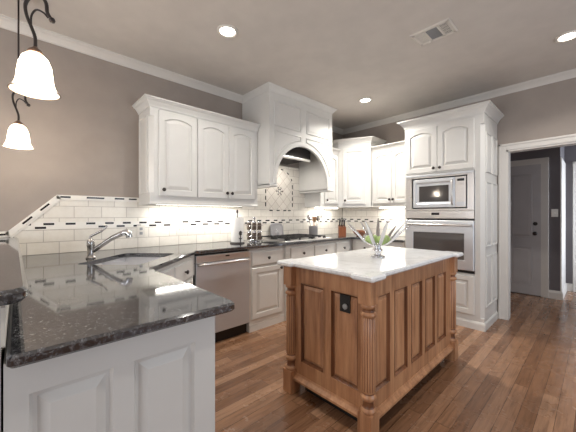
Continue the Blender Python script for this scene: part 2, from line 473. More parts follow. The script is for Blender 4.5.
# ================================================================== the room
bm = BM(); box(bm, (-.12, -3.12, -.05), (5.72, 7.4, 0)); struct('floor', bm, M_FLOOR, 'brown hardwood plank floor')
bm = BM(); box(bm, (-.12, -3.12, CEIL), (5.72, 7.4, CEIL+.06)); struct('ceiling', bm, M_CEIL, 'taupe painted ceiling')
bm = BM(); box(bm, (-.12, -3.12, 0), (0, YB+.12, CEIL)); struct('wall_left', bm, M_WALL, 'taupe painted wall behind the sink and range')
DX0, DX1, DH = 2.385, 3.42, 2.02
bm = BM(); box(bm, (0, YB, 0), (DX0, YB+.12, CEIL)); box(bm, (DX0, YB, DH), (DX1, YB+.12, CEIL)); box(bm, (DX1, YB, 0), (5.6, YB+.12, CEIL))
struct('wall_back', bm, M_WALL, 'taupe painted wall with the cased opening to the hall')
# right wall with a wide window, front wall with a window band (both out of frame)
bm = BM()
box(bm, (5.6, -3.12, 0), (5.72, .9, CEIL)); box(bm, (5.6, 2.9, 0), (5.72, 7.4, CEIL))
box(bm, (5.6, .9, 0), (5.72, 2.9, .3)); box(bm, (5.6, .9, 2.4), (5.72, 2.9, CEIL)); struct('wall_right', bm, M_WALL)
bm = BM()
box(bm, (0, -3.12, 0), (1.0, -3, CEIL)); box(bm, (4.2, -3.12, 0), (5.6, -3, CEIL)); box(bm, (1.0, -3.12, 0), (4.2, -3, .5)); box(bm, (1.0, -3.12, 2.4), (4.2, -3, CEIL))
struct('wall_front', bm, M_WALL)
def window(name, fr, w, h, nv):
    bm = BM()
    for u in [i*w/nv for i in range(nv+1)]: fbox(bm, fr, u-.03, u+.03, 0, h, -.03, .02)
    for v in (0, h/2, h): fbox(bm, fr, 0, w, v-.03, v+.03, -.028, .018)
    struct(name, bm, M_TRIM)
window('window_1', (V((5.64, .9, .3)), Y, Z, -X), 2.0, 2.1, 2)
window('window_2', (V((1.0, -3.04, .5)), X, Z, Y), 3.2, 1.9, 3)

# hall beyond the cased opening
HY = 5.85
bm = BM(); box(bm, (1.1, HY, 0), (2.75, HY+.9, CEIL)); struct('wall_hall', bm, M_HALL, 'grey hall wall holding the white door')
bm = BM(); box(bm, (2.75, HY+.78, 0), (5.6, HY+.9, CEIL)); struct('wall_hall_back', bm, M_HALL, 'grey wall at the far end of the hall')
bm = BM(); box(bm, (1.0, YB+.12, 0), (1.1, HY, CEIL)); struct('wall_hall_left', bm, M_HALL)
HD0, HD1, HDH = 1.70, 2.535, 2.03
bm = BM(); fr = FB(0, HY, 0)
fbox(bm, fr, HD0, HD1, .012, HDH, 0, .012)
for (u0, u1, v0, v1) in ((.1, .375, .16, .75), (.46, .735, .16, .75), (.1, .375, .9, 1.9), (.46, .735, .9, 1.9)):
    beads(bm, fr, HD0+u0, HD0+u1, v0, v1, .012)
d = struct('door_1', bm, M_DOOR, 'white panelled hall door with black knob and deadbolt')
bm = BM(); lathe(bm, [(.027, 0), (.027, .006), (.011, .01), (.011, .03), (.027, .04), (.03, .052), (.02, .064), (0, .066)], (HD1-.065, HY-.012, .965), 18, (0, -1, 0)); obj('door_knob', bm, M_BRONZE, d)
bm = BM(); lathe(bm, [(.028, 0), (.028, .012), (.02, .018), (0, .018)], (HD1-.065, HY-.012, 1.115), 18, (0, -1, 0)); obj('deadbolt', bm, M_BRONZE, d)
def casing(name, fr, x0, x1, h, wd=.075, t=.02):
    bm = BM()
    for (a, b, c, e) in ((x0-wd, x0, 0, h+wd), (x1, x1+wd, 0, h+wd), (x0, x1, h, h+wd)):
        fbox(bm, fr, a, b, c, e, 0, t*.7, .003)
    for (a, b, c, e) in ((x0-wd, x0-wd+.022, 0, h+wd), (x1+wd-.022, x1+wd, 0, h+wd), (x0-wd, x1+wd, h+wd-.022, h+wd)):
        fbox(bm, fr, a, b, c, e, t*.7-.001, t+.004, .003)
    return struct(name, bm, M_TRIM)
casing('trim_1', FB(0, HY, 0), HD0, HD1, HDH, .09)['label'] = 'white casing round the hall door'
casing('trim_2', FB(0, YB, 0), DX0, DX1, DH, .075)['label'] = 'white casing round the opening to the hall'
bm = BM(); box(bm, (DX0-.002, YB-.002, 0), (DX0+.018, YB+.124, DH)); box(bm, (DX1-.018, YB-.002, 0), (DX1+.002, YB+.124, DH)); box(bm, (DX0, YB-.002, DH-.018), (DX1, YB+.124, DH+.002))
struct('trim_3', bm, M_TRIM, 'white jamb lining the opening to the hall')
casing('trim_4', FB(0, HY+.78, 0), 2.94, 3.79, HDH, .09)
bm = BM(); fbox(bm, FB(0, HY+.78, 0), 2.94, 3.79, .01, HDH, 0, .012); struct('door_2', bm, M_DOOR)
bm = BM(); box(bm, (2.7495, HY-.004, 0), (2.765, HY+.78, 2.1)); struct('trim_7', bm, M_TRIM, 'white lit jamb at the corner of the hall wall')
prof_base = [(0, 0), (.014, 0), (.014, .09), (.008, .11), (.004, .125), (0, .125)]
bm = BM(); sweep(bm, [(HD1+.09, HY), (2.766, HY), (2.766, HY+.78), (2.848, HY+.78)], prof_base); struct('baseboard_hall', bm, M_TRIM, 'white baseboard wrapping the hall corner')
bm = BM(); sweep(bm, [(DX1+.075, YB), (5.6, YB)], prof_base); struct('baseboard_back', bm, M_TRIM)

CR = [(0, -.08), (.012, -.08), (.014, -.07), (.026, -.056), (.052, -.03), (.07, -.02), (.074, -.012), (.088, -.012), (.088, 0), (0, 0)]
crown_room = [(d, CEIL+z*.78) for d, z in CR]; crown_hood = [(d*.6, CEIL+z*.8) for d, z in CR]
H0, H1, HX = 2.115, 3.27, .55          # range hood extents
bm = BM(); sweep(bm, [(0, -3), (0, H0)], crown_room); struct('trim_5', bm, M_TRIM, 'white crown moulding on the left wall')
bm = BM(); sweep(bm, [(0, H1), (0, YB), (5.6, YB)], crown_room); struct('trim_6', bm, M_TRIM, 'white crown moulding on the oven wall')

# ================================================================== upper cabinets
def crown_cab(top, p=.062, dr=.078):
    return [(-.01, top-dr), (.008, top-dr), (.010, top-dr*.86), (.016, top-dr*.72), (p*.55, top-dr*.40), (p*.76, top-dr*.29), (p*.84, top-dr*.18), (p, top-dr*.14), (p, top), (-.01, top)]
def chamfered(bm, poly_full, poly_cut, z0, z1, stop=.09):
    prism(bm, poly_full, z0, z0+stop); prism(bm, poly_cut, z0+stop, z1-stop*1.5); prism(bm, poly_full, z1-stop*1.5, z1)

UZ0, UZ1 = 1.37, 2.325
# left run: one single door and a pair
r = thing('upper_cabinet', 'white wall cabinet with three arched doors left of the range hood', 'cabinet', (.17, 1.5, UZ0))
full = [(.002, .885), (.33, .885), (.33, H0-.004), (.002, H0-.004)]
cut = [(.002, .885), (.295, .885), (.33, .92), (.33, H0-.004), (.002, H0-.004)]
bm = BM(); chamfered(bm, full, cut, UZ0, UZ1-.02); obj('body', bm, M_WHITE, r)
fr = FA(.33, 0, 0)
add_door(r, fr, .958, 1.43, .375, .80, (.998, 1.488), .035)
add_door(r, fr, 1.343, 1.43, .36, .80, (1.675, 1.488), .035)
add_door(r, fr, 1.709, 1.43, .36, .80, (1.737, 1.488), .035)
frs = (V((0, .885, 0)), X, Z, -Y)
bm = BM(); beads(bm, frs, .03, .275, 1.45, 2.19); obj('side_panel', bm, M_WHITE, r)
bm = BM(); sweep(bm, [(.002, .885), (.33, .885), (.33, H0-.006)], crown_cab(UZ1)); obj('crown', bm, M_WHITE, r)
bm = BM(); sweep(bm, [(.002, .885), (.33, .885), (.33, H0-.006)], [(-.015, UZ0-.022), (.006, UZ0-.022), (.008, UZ0-.008), (.002, UZ0+.004), (-.015, UZ0+.004)]); obj('light_rail', bm, M_WHITE, r)

# range hood
r = thing('range_hood', 'white panelled mantel range hood with arched opening reaching the ceiling', 'range hood', (.27, 2.69, 1.58))
YC, RA, ZS = 2.685, .465, 1.655
bm = BM(); fr = FA(HX-.025, 0, 0)
# front plate with the arch cut out
n = 28; lo = []; hi = []
for i in range(n+1):
    a = PI-PI*i/n; lo.append((YC+RA*math.cos(a), ZS+RA*math.sin(a))); hi.append((YC+RA*math.cos(a), CEIL))
for nn in (0, .025):
    L = [bm.verts.new(fr[0]+Y*u+Z*v+X*nn) for u, v in lo]; Hh = [bm.verts.new(fr[0]+Y*u+Z*v+X*nn) for u, v in hi]
    for i in range(n): bm.faces.new((L[i], L[i+1], Hh[i+1], Hh[i]))
    if nn == 0: L0, Hh0 = L, Hh
for i in range(n): bm.faces.new((L0[i], L0[i+1], L[i+1], L[i]))
fbox(bm, fr, H0, YC-RA, 1.6, CEIL, 0, .025); fbox(bm, fr, YC+RA, H1, 1.6, CEIL, 0, .025)
fbox(bm, fr, YC-RA-.001, YC-RA+.001, 1.6, ZS, 0, .025)
# side walls and inner cheeks
for (a, b) in ((H0, H0+.025), (YC-RA-.02, YC-RA), (YC+RA, YC+RA+.02), (H1-.025, H1)):
    box(bm, (.002, a, 1.6), (HX-.025, b, CEIL))
box(bm, (.002, H0+.025, 1.6), (HX-.025, YC-RA-.02, 1.62)); box(bm, (.002, YC+RA+.02, 1.6), (HX-.025, H1-.025, 1.62))
body = obj('body', bm, M_WHITE, r)
ff = FA(HX, 0, 0)
for (u0, u1) in ((H0+.07, YC-.05), (YC+.05, H1-.07)):
    bm = BM(); beads(bm, ff, u0, u1, 2.30, 2.60); obj('panel', bm, M_WHITE, r)
for sgn in (-1, 1):
    R2 = RA+.065; pts = []
    ue = YC-.05 if sgn < 0 else YC+.05; uo = H0+.07 if sgn < 0 else H1-.07
    zt = 2.245
    a0 = math.asin(.05/R2); zc = ZS+R2*math.cos(a0); zo_a = math.acos(min(1, abs(uo-YC)/R2)) if abs(uo-YC) < R2 else 0
    arc = []
    for i in range(11):
        a = a0+(PI/2-zo_a-a0)*i/10; arc.append((YC+sgn*R2*math.sin(a), ZS+R2*math.cos(a)))
    poly = [(uo, zt)]+([(ue, zt)] if zt > zc+.02 else [])+arc
    if sgn < 0: poly = poly[::1]
    ar = sum(poly[i-1][0]*poly[i][1]-poly[i][0]*poly[i-1][1] for i in range(len(poly)))
    if ar < 0: poly = poly[::-1]
    bm = BM(); loops(bm, ff, [(poly, -.001), (inset(poly, .003), .010), (inset(poly, .010), .011), (inset(poly, .014), .001)]); obj('panel', bm, M_WHITE, r)
# arch moulding
bm = BM(); o_ = [];
for rad, nn in ((RA, -.001), (RA, .010), (RA+.02, .012), (RA+.045, .010), (RA+.05, -.001)):
    ring = []
    for i in range(n+1):
        a = PI-PI*i/n; ring.append(bm.verts.new(ff[0]+Y*(YC+rad*math.cos(a))+Z*(ZS+rad*math.sin(a))+X*nn))
    ring = [bm.verts.new(ff[0]+Y*(YC-rad)+Z*1.62+X*nn)]+ring+[bm.verts.new(ff[0]+Y*(YC+rad)+Z*1.62+X*nn)]
    o_.append(ring)
for A, B in zip(o_, o_[1:]):
    for i in range(len(A)-1): bm.faces.new((A[i], A[i+1], B[i+1], B[i]))
obj('arch_moulding', bm, M_WHITE, r)
for (a, b) in ((H0, YC-RA), (YC+RA, H1)):
    bm = BM(); sweep(bm, [(.004, b), (.004, a)][::-1], [(0, 1.6), (0, 1.58), (HX+.006, 1.58), (HX+.014, 1.59), (HX+.014, 1.602), (HX+.004, 1.612), (.0, 1.612)])
    obj('foot_moulding', bm, M_WHITE, r)
bm = BM(); sweep(bm, [(.002, H0), (HX, H0), (HX, H1), (.002, H1)], crown_hood); obj('crown', bm, M_WHITE, r)
bm = BM(); box(bm, (.02, 2.28, 1.985), (HX-.06, 2.88, 2.35)); ln = obj('liner', bm, M_DARK, r, 'dark vent liner inside the arch')
bm = BM(); box(bm, (HX-.085, 2.285, 1.958), (HX-.057, 2.875, 1.99), .006); obj('vent_lip', bm, M_STEEL_B, r, 'bright steel lip of the vent')
for yy in (2.45, 2.75):
    d = bpy.data.lights.new('hood_lamp', 'AREA'); d.shape = 'DISK'; d.size = .07; d.energy = 1.6; d.color = WARM
    lo_ = bpy.data.objects.new('hood_lamp', d); COL.objects.link(lo_); lo_.location = (.25, yy, 1.975)

# right of the hood: one narrow door on the long wall
RZ1 = 2.27
r = thing('upper_cabinet', 'narrow white wall cabinet with one door squeezed between range hood and corner', 'cabinet', (.17, 3.48, UZ0))
bm = BM(); box(bm, (.002, H1+.004, UZ0), (.33, 3.685, RZ1-.02)); obj('body', bm, M_WHITE, r)
add_door(r, FA(.33, 0), 3.35, 1.42, .325, .755, (3.385, 1.475), .03, .05)
bm = BM(); sweep(bm, [(.33, H1+.006), (.33, 3.684)], crown_cab(RZ1)); obj('crown', bm, M_WHITE, r)
# corner cabinet, taller
r = thing('corner_cabinet', 'tall white corner wall cabinet with one door and raised crown', 'cabinet', (.3, 3.98, UZ0))
P1, P2 = V((.365, 3.70)), V((.785, 3.90))
bm = BM(); prism(bm, [(.002, 3.69), (P1.x-.02, 3.69), (P1.x, P1.y), (P2.x, P2.y), (P2.x+.004, YB-.004), (.002, YB-.004)], UZ0, 2.40); obj('body', bm, M_WHITE, r)
e = (P2-P1).normalized(); U3 = V((e.x, e.y, 0)); fd = (V((P1.x, P1.y, 0)), U3, Z, U3.cross(Z)); L_ = (P2-P1).length
add_door(r, fd, .045, 1.42, L_-.115, .86, (.085, 1.475), 0, .055)
bm = BM(); sweep(bm, [(.002, 3.69), (P1.x-.02, 3.69), (P2.x+.002, P2.y), (P2.x+.004, YB-.004)], crown_cab(2.425)); obj('crown', bm, M_WHITE, r)
# pair on the oven wall
r = thing('upper_cabinet', 'white wall cabinet with a pair of doors between corner and oven tower', 'cabinet', (1.1, 4.1, UZ0))
bm = BM(); box(bm, (.795, 3.93, UZ0), (1.421, YB-.004, RZ1-.02)); obj('body', bm, M_WHITE, r)
fb = FB(0, 3.93)
add_door(r, fb, .815, 1.42, .297, .755, (1.088, 1.475), .03, .05)
add_door(r, fb, 1.118, 1.42, .297, .755, (1.142, 1.475), .03, .05)
bm = BM(); sweep(bm, [(.795, 3.93), (1.42, 3.93)], crown_cab(RZ1)); obj('crown', bm, M_WHITE, r)

# under-cabinet lights
def ucl(name, label, a, b, rot, ln_, power):
    bm = BM(); box(bm, a, b, .003); o = tag(obj('under_cabinet_light', bm, M_LED), label, 'light', 'under-cabinet lights')
    cx, cy = (a[0]+b[0])/2, (a[1]+b[1])/2
    area('under_cabinet_lamp', (cx, cy, a[2]-.006), (0, 0, rot), ln_, .03, power, (1, .98, .94))
ucl('a', 'slim light bar under the three-door wall cabinet', (.14, 1.0, 1.352), (.17, 2.0, 1.369), PI/2, 1.0, 6)
ucl('b', 'slim light bar under the narrow cabinet beside the hood', (.14, 3.36, 1.352), (.17, 3.9, 1.369), PI/2, .5, 3.2)
ucl('c', 'slim light bar under the pair of cabinets by the oven tower', (.82, 4.09, 1.352), (1.38, 4.12, 1.369), 0, .55, 4.5)

# ================================================================== oven tower
TX0, TX1, TY = 1.425, 2.295, 3.66
r = thing('oven_cabinet', 'tall white cabinet tower holding microwave and wall oven', 'cabinet', (1.86, 3.96, 0))
TF = [(TX0, TY), (TX1, TY), (TX1, YB-.004), (TX0, YB-.004)]
TC = [(TX0, TY), (TX1-.035, TY), (TX1, TY+.035), (TX1, YB-.004), (TX0, YB-.004)]
OX0, OX1 = 1.448, 2.206
bm = BM()
prism(bm, TF, 0, .13); prism(bm, TC, .13, .60)
box(bm, (TX0, TY, .6), (OX0-.003, YB-.004, 1.75)); box(bm, (OX0-.003, YB-.1, .6), (OX1+.003, YB-.004, 1.75))
prism(bm, [(OX1+.003, TY), (TX1-.035, TY), (TX1, TY+.035), (TX1, YB-.004), (OX1+.003, YB-.004)], .6, 1.75)
prism(bm, TC, 1.75, 2.24); prism(bm, TF, 2.24, 2.43)
obj('body', bm, M_WHITE, r)
fb = FB(0, TY)
add_door(r, fb, 1.445, 1.768, .378, .545, (1.79, 1.81), .04)
add_door(r, fb, 1.828, 1.768, .378, .545, (1.86, 1.81), .04)
add_door(r, fb, 1.445, .155, .378, .425, (1.79, .52), 0)
add_door(r, fb, 1.828, .155, .378, .425, (1.86, .52), 0)
fs = FA(TX1, 0)
for (v0, v1) in ((.24, .80), (.90, 1.62), (1.72, 2.16)):
    for (u0, u1) in ((TY+.07, TY+.30), (TY+.34, YB-.04)):
        bm = BM(); beads(bm, fs, u0, u1, v0, v1); obj('side_panel', bm, M_WHITE, r)
bm = BM(); sweep(bm, [(TX0, YB-.006), (TX0, TY), (TX1, TY), (TX1, YB-.006)], crown_cab(2.445, .07, .095)); obj('crown', bm, M_WHITE, r)
bm = BM(); sweep(bm, [(TX0, TY), (TX1, TY), (TX1, YB-.024)], [(-.004, 0), (.012, 0), (.012, .07), (.005, .085), (-.004, .09)]); obj('plinth', bm, M_WHITE, r)

fo = FB(0, TY)
def rect_loop(u0, u1, v0, v1): return [(u0, v0), (u1, v0), (u1, v1), (u0, v1)]
# microwave with its steel trim kit
r = thing('microwave', 'stainless built-in microwave with trim frame above the wall oven', 'microwave', (1.83, 3.86, 1.305))
bm = BM()
o1 = rect_loop(OX0, OX1, 1.305, 1.745); i1 = rect_loop(1.525, 2.142, 1.325, 1.70)
loops(bm, fo, [(o1, 0), (o1, .018), (inset(o1, .003), .021), (i1, .021), (i1, -.03)], False); obj('trim_frame', bm, M_STEEL_B, r)
bm = BM(); fbox(bm, fo, OX0, OX1, 1.715, 1.742, .020, .03, .004); obj('vent_strip', bm, M_STEEL, r)
bm = BM(); fbox(bm, fo, 1.525, 2.142, 1.325, 1.70, -.40, -.02); obj('case', bm, M_BLACK, r)
bm = BM()
o2 = rect_loop(1.539, 2.013, 1.340, 1.686); i2 = rect_loop(1.575, 1.975, 1.385, 1.645)
loops(bm, fo, [(o2, -.02), (o2, .015), (inset(o2, .006), .02), (i2, .02), (inset(i2, .01), .012), (inset(i2, .02), .012)], True, True)
dr = obj('door', bm, M_STEEL, r)
bm = BM(); i3 = rect_loop(1.612, 1.95, 1.412, 1.602); loops(bm, fo, [(i3, .011), (i3, .0145), (inset(i3, .004), .0145)], True); obj('window', bm, M_MWGLASS, dr)
bm = BM(); tube(bm, [fo[0]+X*1.992+Z*z+(-Y)*n for z, n in ((1.37, .02), (1.38, .042), (1.51, .046), (1.64, .042), (1.655, .02))], .009); obj('handle', bm, M_STEEL_B, dr)
bm = BM(); fbox(bm, fo, 2.018, 2.128, 1.340, 1.686, -.02, .018, .003); cp = obj('control_panel', bm, M_STEEL_B, r)
bm = BM(); fbox(bm, fo, 2.04, 2.112, 1.635, 1.662, .017, .0195); obj('display', bm, M_BLACK, cp)
bm = BM()
for i in range(3):
    for j in range(5): fbox(bm, fo, 2.034+i*.027, 2.055+i*.027, 1.42+j*.04, 1.447+j*.04, .017, .0195, .001)
obj('keypad', bm, M_STEEL_B, cp)
bm = BM(); fbox(bm, fo, 2.03, 2.125, 1.35, 1.4, .017, .021, .002); obj('open_button', bm, M_STEEL, cp)
# wall oven
r = thing('wall_oven', 'stainless wall oven with tubular handle below the microwave', 'oven', (1.83, 3.86, .61))
bm = BM(); fbox(bm, fo, OX0, OX1, .612, 1.30, -.45, -.01); obj('case', bm, M_BLACK, r)
bm = BM(); fbox(bm, fo, OX0, OX1, 1.208, 1.302, -.01, .02, .004); fbox(bm, fo, 1.525, 2.14, 1.222, 1.285, .018, .024, .003); cp = obj('control_panel', bm, M_STEEL_B, r)
bm = BM(); fbox(bm, fo, 1.762, 1.852, 1.25, 1.278, .022, .0255); obj('display', bm, M_BLACK, cp)
bm = BM()
o2 = rect_loop(OX0, OX1, .635, 1.187); i2 = rect_loop(1.54, 2.115, .74, 1.045)
loops(bm, fo, [(o2, -.01), (o2, .022), (inset(o2, .006), .028), (i2, .028), (inset(i2, .006), .022)], True, True); dr = obj('door', bm, M_STEEL, r)
bm = BM(); loops(bm, fo, [(inset(i2, .004), .021), (inset(i2, .007), .0255), (inset(i2, .012), .0255)], True); obj('window', bm, M_OVENGLASS, dr)
bm = BM(); tube(bm, [fo[0]+X*x+Z*1.135-Y*n for x, n in ((1.475, .028), (1.48, .058), (1.5, .066), (2.155, .066), (2.175, .058), (2.18, .028))], .0125, 14); obj('handle', bm, M_STEEL_B, dr)
bm = BM(); fbox(bm, fo, OX0, OX1, .61, .632, -.01, .012); obj('bottom_vent', bm, M_IRON, r)

# ================================================================== base cabinets
FX = .60
def base_body(bm, y0, y1, x1=FX):
    box(bm, (.006, y0, .11), (x1, y1, CU-.002)); box(bm, (.006, y0, 0), (x1+.008, y1, .075)); box(bm, (.006, y0, .075), (x1+.002, y1, .112))
r = thing('base_cabinet', 'white base cabinet with one drawer and door right of the dishwasher', 'cabinet', (.3, 2.05, 0))
bm = BM(); base_body(bm, 1.797, 2.30); obj('body', bm, M_WHITE, r)
fa = FA(FX, 0)
add_drawer(r, fa, 1.825, .70, .435, .155); add_door(r, fa, 1.825, .13, .435, .55, (2.225, .645))
r = thing('base_cabinet', 'white cooktop base cabinet with two drawers and pilaster below the cooktop', 'cabinet', (.3, 2.78, 0))
bm = BM(); base_body(bm, 2.304, 3.255); obj('body', bm, M_WHITE, r)
bm = BM(); fbox(bm, fa, 2.312, 2.372, .10, .885, 0, .014, .003)
for k in range(3): fbox(bm, fa, 2.323+k*.015, 2.331+k*.015, .2, .8, .013, .02, .003)
fbox(bm, fa, 2.31, 2.374, .0, .12, 0, .024, .003); fbox(bm, fa, 2.31, 2.374, .85, .888, 0, .022, .003); obj('pilaster', bm, M_WHITE, r)
for u in (2.395, 2.825):
    add_drawer(r, fa, u, .70, .415, .155); add_door(r, fa, u, .13, .415, .55, (u+.38 if u < 2.5 else u+.035, .645))
r = thing('base_cabinet', 'narrow white base cabinet with one drawer between cooktop and corner', 'cabinet', (.3, 3.5, 0))
bm = BM(); base_body(bm, 3.259, YB-.01); obj('body', bm, M_WHITE, r)
add_drawer(r, fa, 3.285, .70, .315, .155); add_door(r, fa, 3.285, .13, .315, .55, (3.32, .645))
r = thing('base_cabinet', 'white base cabinet along the oven wall beside the tower', 'cabinet', (1.02, 3.95, 0))
bm = BM(); box(bm, (.63, 3.66, .11), (1.421, YB-.006, CU-.002)); box(bm, (.63, 3.652, 0), (1.421, YB-.006, .112)); obj('body', bm, M_WHITE, r)
fb = FB(0, 3.66)
for u in (.69, 1.05):
    add_drawer(r, fb, u, .70, .335, .155); add_door(r, fb, u, .13, .335, .55, (u+.3 if u < 1 else u+.035, .645))

# dishwasher
r = thing('dishwasher', 'stainless dishwasher with towel-bar handle under the dark counter', 'dishwasher', (.3, 1.485, 0))
D0, D1 = 1.185, 1.79
bm = BM(); box(bm, (.03, D0+.004, .10), (.585, D1-.004, .885)); obj('tub', bm, M_BLACK, r)
bm = BM(); fbox(bm, FA(.585, 0), D0+.008, D1-.006, .115, .80, 0, .035, .006); obj('door', bm, M_STEEL, r)
bm = BM(); fbox(bm, FA(.585, 0), D0+.008, D1-.006, .803, .872, 0, .035, .006); cp = obj('control_strip', bm, M_STEEL_B, r)
bm = BM(); fbox(bm, FA(.585, 0), 1.50, 1.545, .842, .855, .034, .037); obj('display', bm, M_BLACK, cp)
bm = BM(); tube(bm, [(.62, D0+.03, .79), (.65, D0+.035, .79), (.664, D0+.08, .79), (.668, 1.48, .79), (.664, D1-.08, .79), (.65, D1-.035, .79), (.62, D1-.03, .79)], .014, 12); obj('handle', bm, M_STEEL_B, r)
bm = BM(); box(bm, (.5, D0+.006, 0), (.57, D1-.006, .098)); obj('toe_plate', bm, M_BLACK, r)
bm = BM(); fbox(bm, FA(.62, 0), 1.30, 1.37, .185, .21, -.001, .003); obj('badge', bm, M_PLATE, r)

# corner sink base set at 45 degrees, and the peninsula cabinet
r = thing('sink_base_cabinet', 'white angled corner cabinet under the sink beside the dishwasher', 'cabinet', (.5, .5, 0))
QA, QB = V((1.235, .56)), V((.612, 1.165))
bm = BM(); prism(bm, [(.006, -.02), (QA.x, -.02), (QA.x, QA.y), (QB.x, QB.y), (.585, 1.182), (.006, 1.182)], 0, .70)
e = (QA-QB).normalized(); U3 = V((-e.x, -e.y, 0)); fd = (V((QA.x, QA.y, 0)), U3, Z, U3.cross(Z)); L_ = (QA-QB).length
bm2 = bm; fbox(bm2, fd, 0, L_, .70, CU-.002, -.02, 0)
box(bm, (.56, 1.165, .70), (.61, 1.182, CU-.002)); obj('body', bm, M_WHITE, r)
add_drawer(r, fd, .03, .70, .385, .155); add_drawer(r, fd, .435, .70, .385, .155)
for u in (.03, .435): add_door(r, fd, u, .13, .385, .55, (u+.35 if u < .2 else u+.035, .645))
r = thing('peninsula_cabinet', 'white peninsula cabinet with two raised panels on its end in the foreground', 'cabinet', (1.7, .27, 0))
bm = BM(); box(bm, (1.24, -.025, 0), (2.137, .518, CU-.002))
fe = FA(2.137, 0)
PT, PB = .80, .12
for (a, b, c, d_) in ((-.025, .021, 0, CU-.002), (.206, .262, PB, PT), (.458, .538, 0, CU-.002), (.021, .458, PT, CU-.002), (.021, .458, 0, PB)):
    fbox(bm, fe, a, b, c, d_, 0, .018)
fk = (V((0, .518, 0)), X, Z, Y)
fbox(bm, fk, 1.24, 2.154, .1, CU-.002, 0, .02); obj('body', bm, M_WHITE, r)
for (a, b) in ((.021, .206), (.262, .458)):
    bm = BM(); pl_ = rect_loop(a, b, PB, PT); loops(bm, fe, [(pl_, .014), (inset(pl_, .007), .004), (inset(pl_, .016), .003), (inset(pl_, .042), .016)]); obj('end_panel', bm, M_WHITE, r)
fk2 = (V((0, .538, 0)), -X, Z, Y)
for u in (-2.12, -1.67):
    add_drawer(r, fk2, u, .70, .42, .155); add_door(r, fk2, u, .13, .42, .55)

# pony wall, bar top
bm = BM(); box(bm, (.002, -.15, 0), (2.15, -.03, 1.038)); struct('wall_bar', bm, M_TRIM, 'white half wall carrying the raised bar')
bm = BM(); box(bm, (.01, -.0299, CT+.001), (2.14, -.022, 1.037)); tag(obj('bar_backsplash', bm, M_TILE_Y), 'white tile strip on the half wall under the raised bar', 'backsplash')
def rounded(pts_r):
    out = []
    n = len(pts_r)
    for i, (x, y, rr) in enumerate(pts_r):
        if not rr: out.append((x, y)); continue
        p = V((x, y)); a = (V(pts_r[i-1][:2])-p).normalized(); b = (V(pts_r[(i+1) % n][:2])-p).normalized()
        s = p+a*rr; t = p+b*rr
        for k in range(7):
            q = k/6; v = s*(1-q)**2+p*2*q*(1-q)+t*q*q; out.append((v.x, v.y))
    return out
bm = BM(); slab(bm, rounded([(.004, -.45, 0), (2.2, -.45, .06), (2.2, .02, .05), (.004, .004, 0)]), 1.04, 1.075, (), .01)
tag(obj('bar_counter', bm, M_GRANITE), 'raised dark granite bar top at the far left edge', 'countertop')

# granite countertop with the sink cut-out
SINK = [(.807, .216), (1.068, .632), (.700, 1.000), (.390, .647)]
sc_ = V((.735, .625)); du = V((-.7071, .7071)); dv = V((.7071, .7071))
def sk(a, b): q = sc_+du*a+dv*b; return (q.x, q.y)
hole = rounded([(*sk(-.285, -.215), .05), (*sk(-.285, .215), .05), (*sk(.285, .215), .05), (*sk(.285, -.215), .05)])
ar = sum(hole[i-1][0]*hole[i][1]-hole[i][0]*hole[i-1][1] for i in range(len(hole)))
if ar < 0: hole = hole[::-1]
outer = rounded([(.004, -.02, 0), (2.21, -.02, .02), (2.21, .60, .03), (1.255, .60, 0), (.645, 1.175, 0), (.645, 3.62, 0), (1.421, 3.62, 0), (1.421, YB-.004, 0), (.004, YB-.004, 0)])
bm = BM(); slab(bm, outer, CU, CT, [hole], .007)
tag(obj('countertop', bm, M_GRANITE), 'polished dark speckled granite countertop running from peninsula to oven tower', 'countertop')
# sink
r = thing('sink', 'stainless undermount corner sink with two bowls below the faucet', 'sink', (sc_.x, sc_.y, .74))
bm = BM(); U3 = V((du.x, du.y, 0)); V3 = V((dv.x, dv.y, 0))
fsk = (V((sc_.x, sc_.y, 0)), U3, V3, U3.cross(V3))
zs = -1 if fsk[3].z < 0 else 1
for (a0, a1) in ((-.295, .0), (.012, .295)):
    q = [(a0, -.225), (a1, -.225), (a1, .225), (a0, .225)]
    loops(bm, (fsk[0], U3, V3, Z), [(q, CU-.001), (inset(q, -.0) if 0 else q, .80), ([(a0+.03*(1 if x == a0 else -1) if 0 else x+(.03 if x == a0 else -.03), y+(.03 if y < 0 else -.03)) for x, y in q], .745)], True)
obj('basin', bm, M_SINK, r)
for a in (-.15, .15):
    bm = BM(); c = V((sc_.x, sc_.y, 0))+U3*a; lathe(bm, [(.04, 0), (.04, .003), (.03, .004), (.015, .001), (0, .001)], (c.x, c.y, .7455), 16); obj('drain', bm, M_CHROME, r)
# faucet
fx, fy = .54, .40
r = thing('faucet', 'brushed nickel single-lever faucet with pull-out spout beside the corner sink', 'faucet', (fx, fy, CT))
bm = BM(); lathe(bm, [(.032, 0), (.032, .008), (.027, .014), (.0235, .02), (.0235, .085), (.026, .095), (.026, .125), (.02, .142), (0, .148)], (fx, fy, CT), 22); obj('body', bm, M_NICKEL, r)
sd = V((.60, .80, 0)).normalized()
bm = BM(); c = V((fx, fy, CT))
tube(bm, curve([c+sd*.012+Z*.055, c+sd*.07+Z*.095, c+sd*.15+Z*.15, c+sd*.225+Z*.187]), [.017]*8+[.0165]*8+[.019]*9, 14); sp = obj('spout', bm, M_NICKEL, r)
bm = BM(); a_ = c+sd*.222+Z*.185
tube(bm, curve([a_, a_+sd*.03+Z*.008, a_+sd*.05-Z*.006, a_+sd*.054-Z*.03]), [.02, .02, .021, .022]+[.022]*5+[.024]*16, 14); obj('spray_head', bm, M_CHROME, sp)
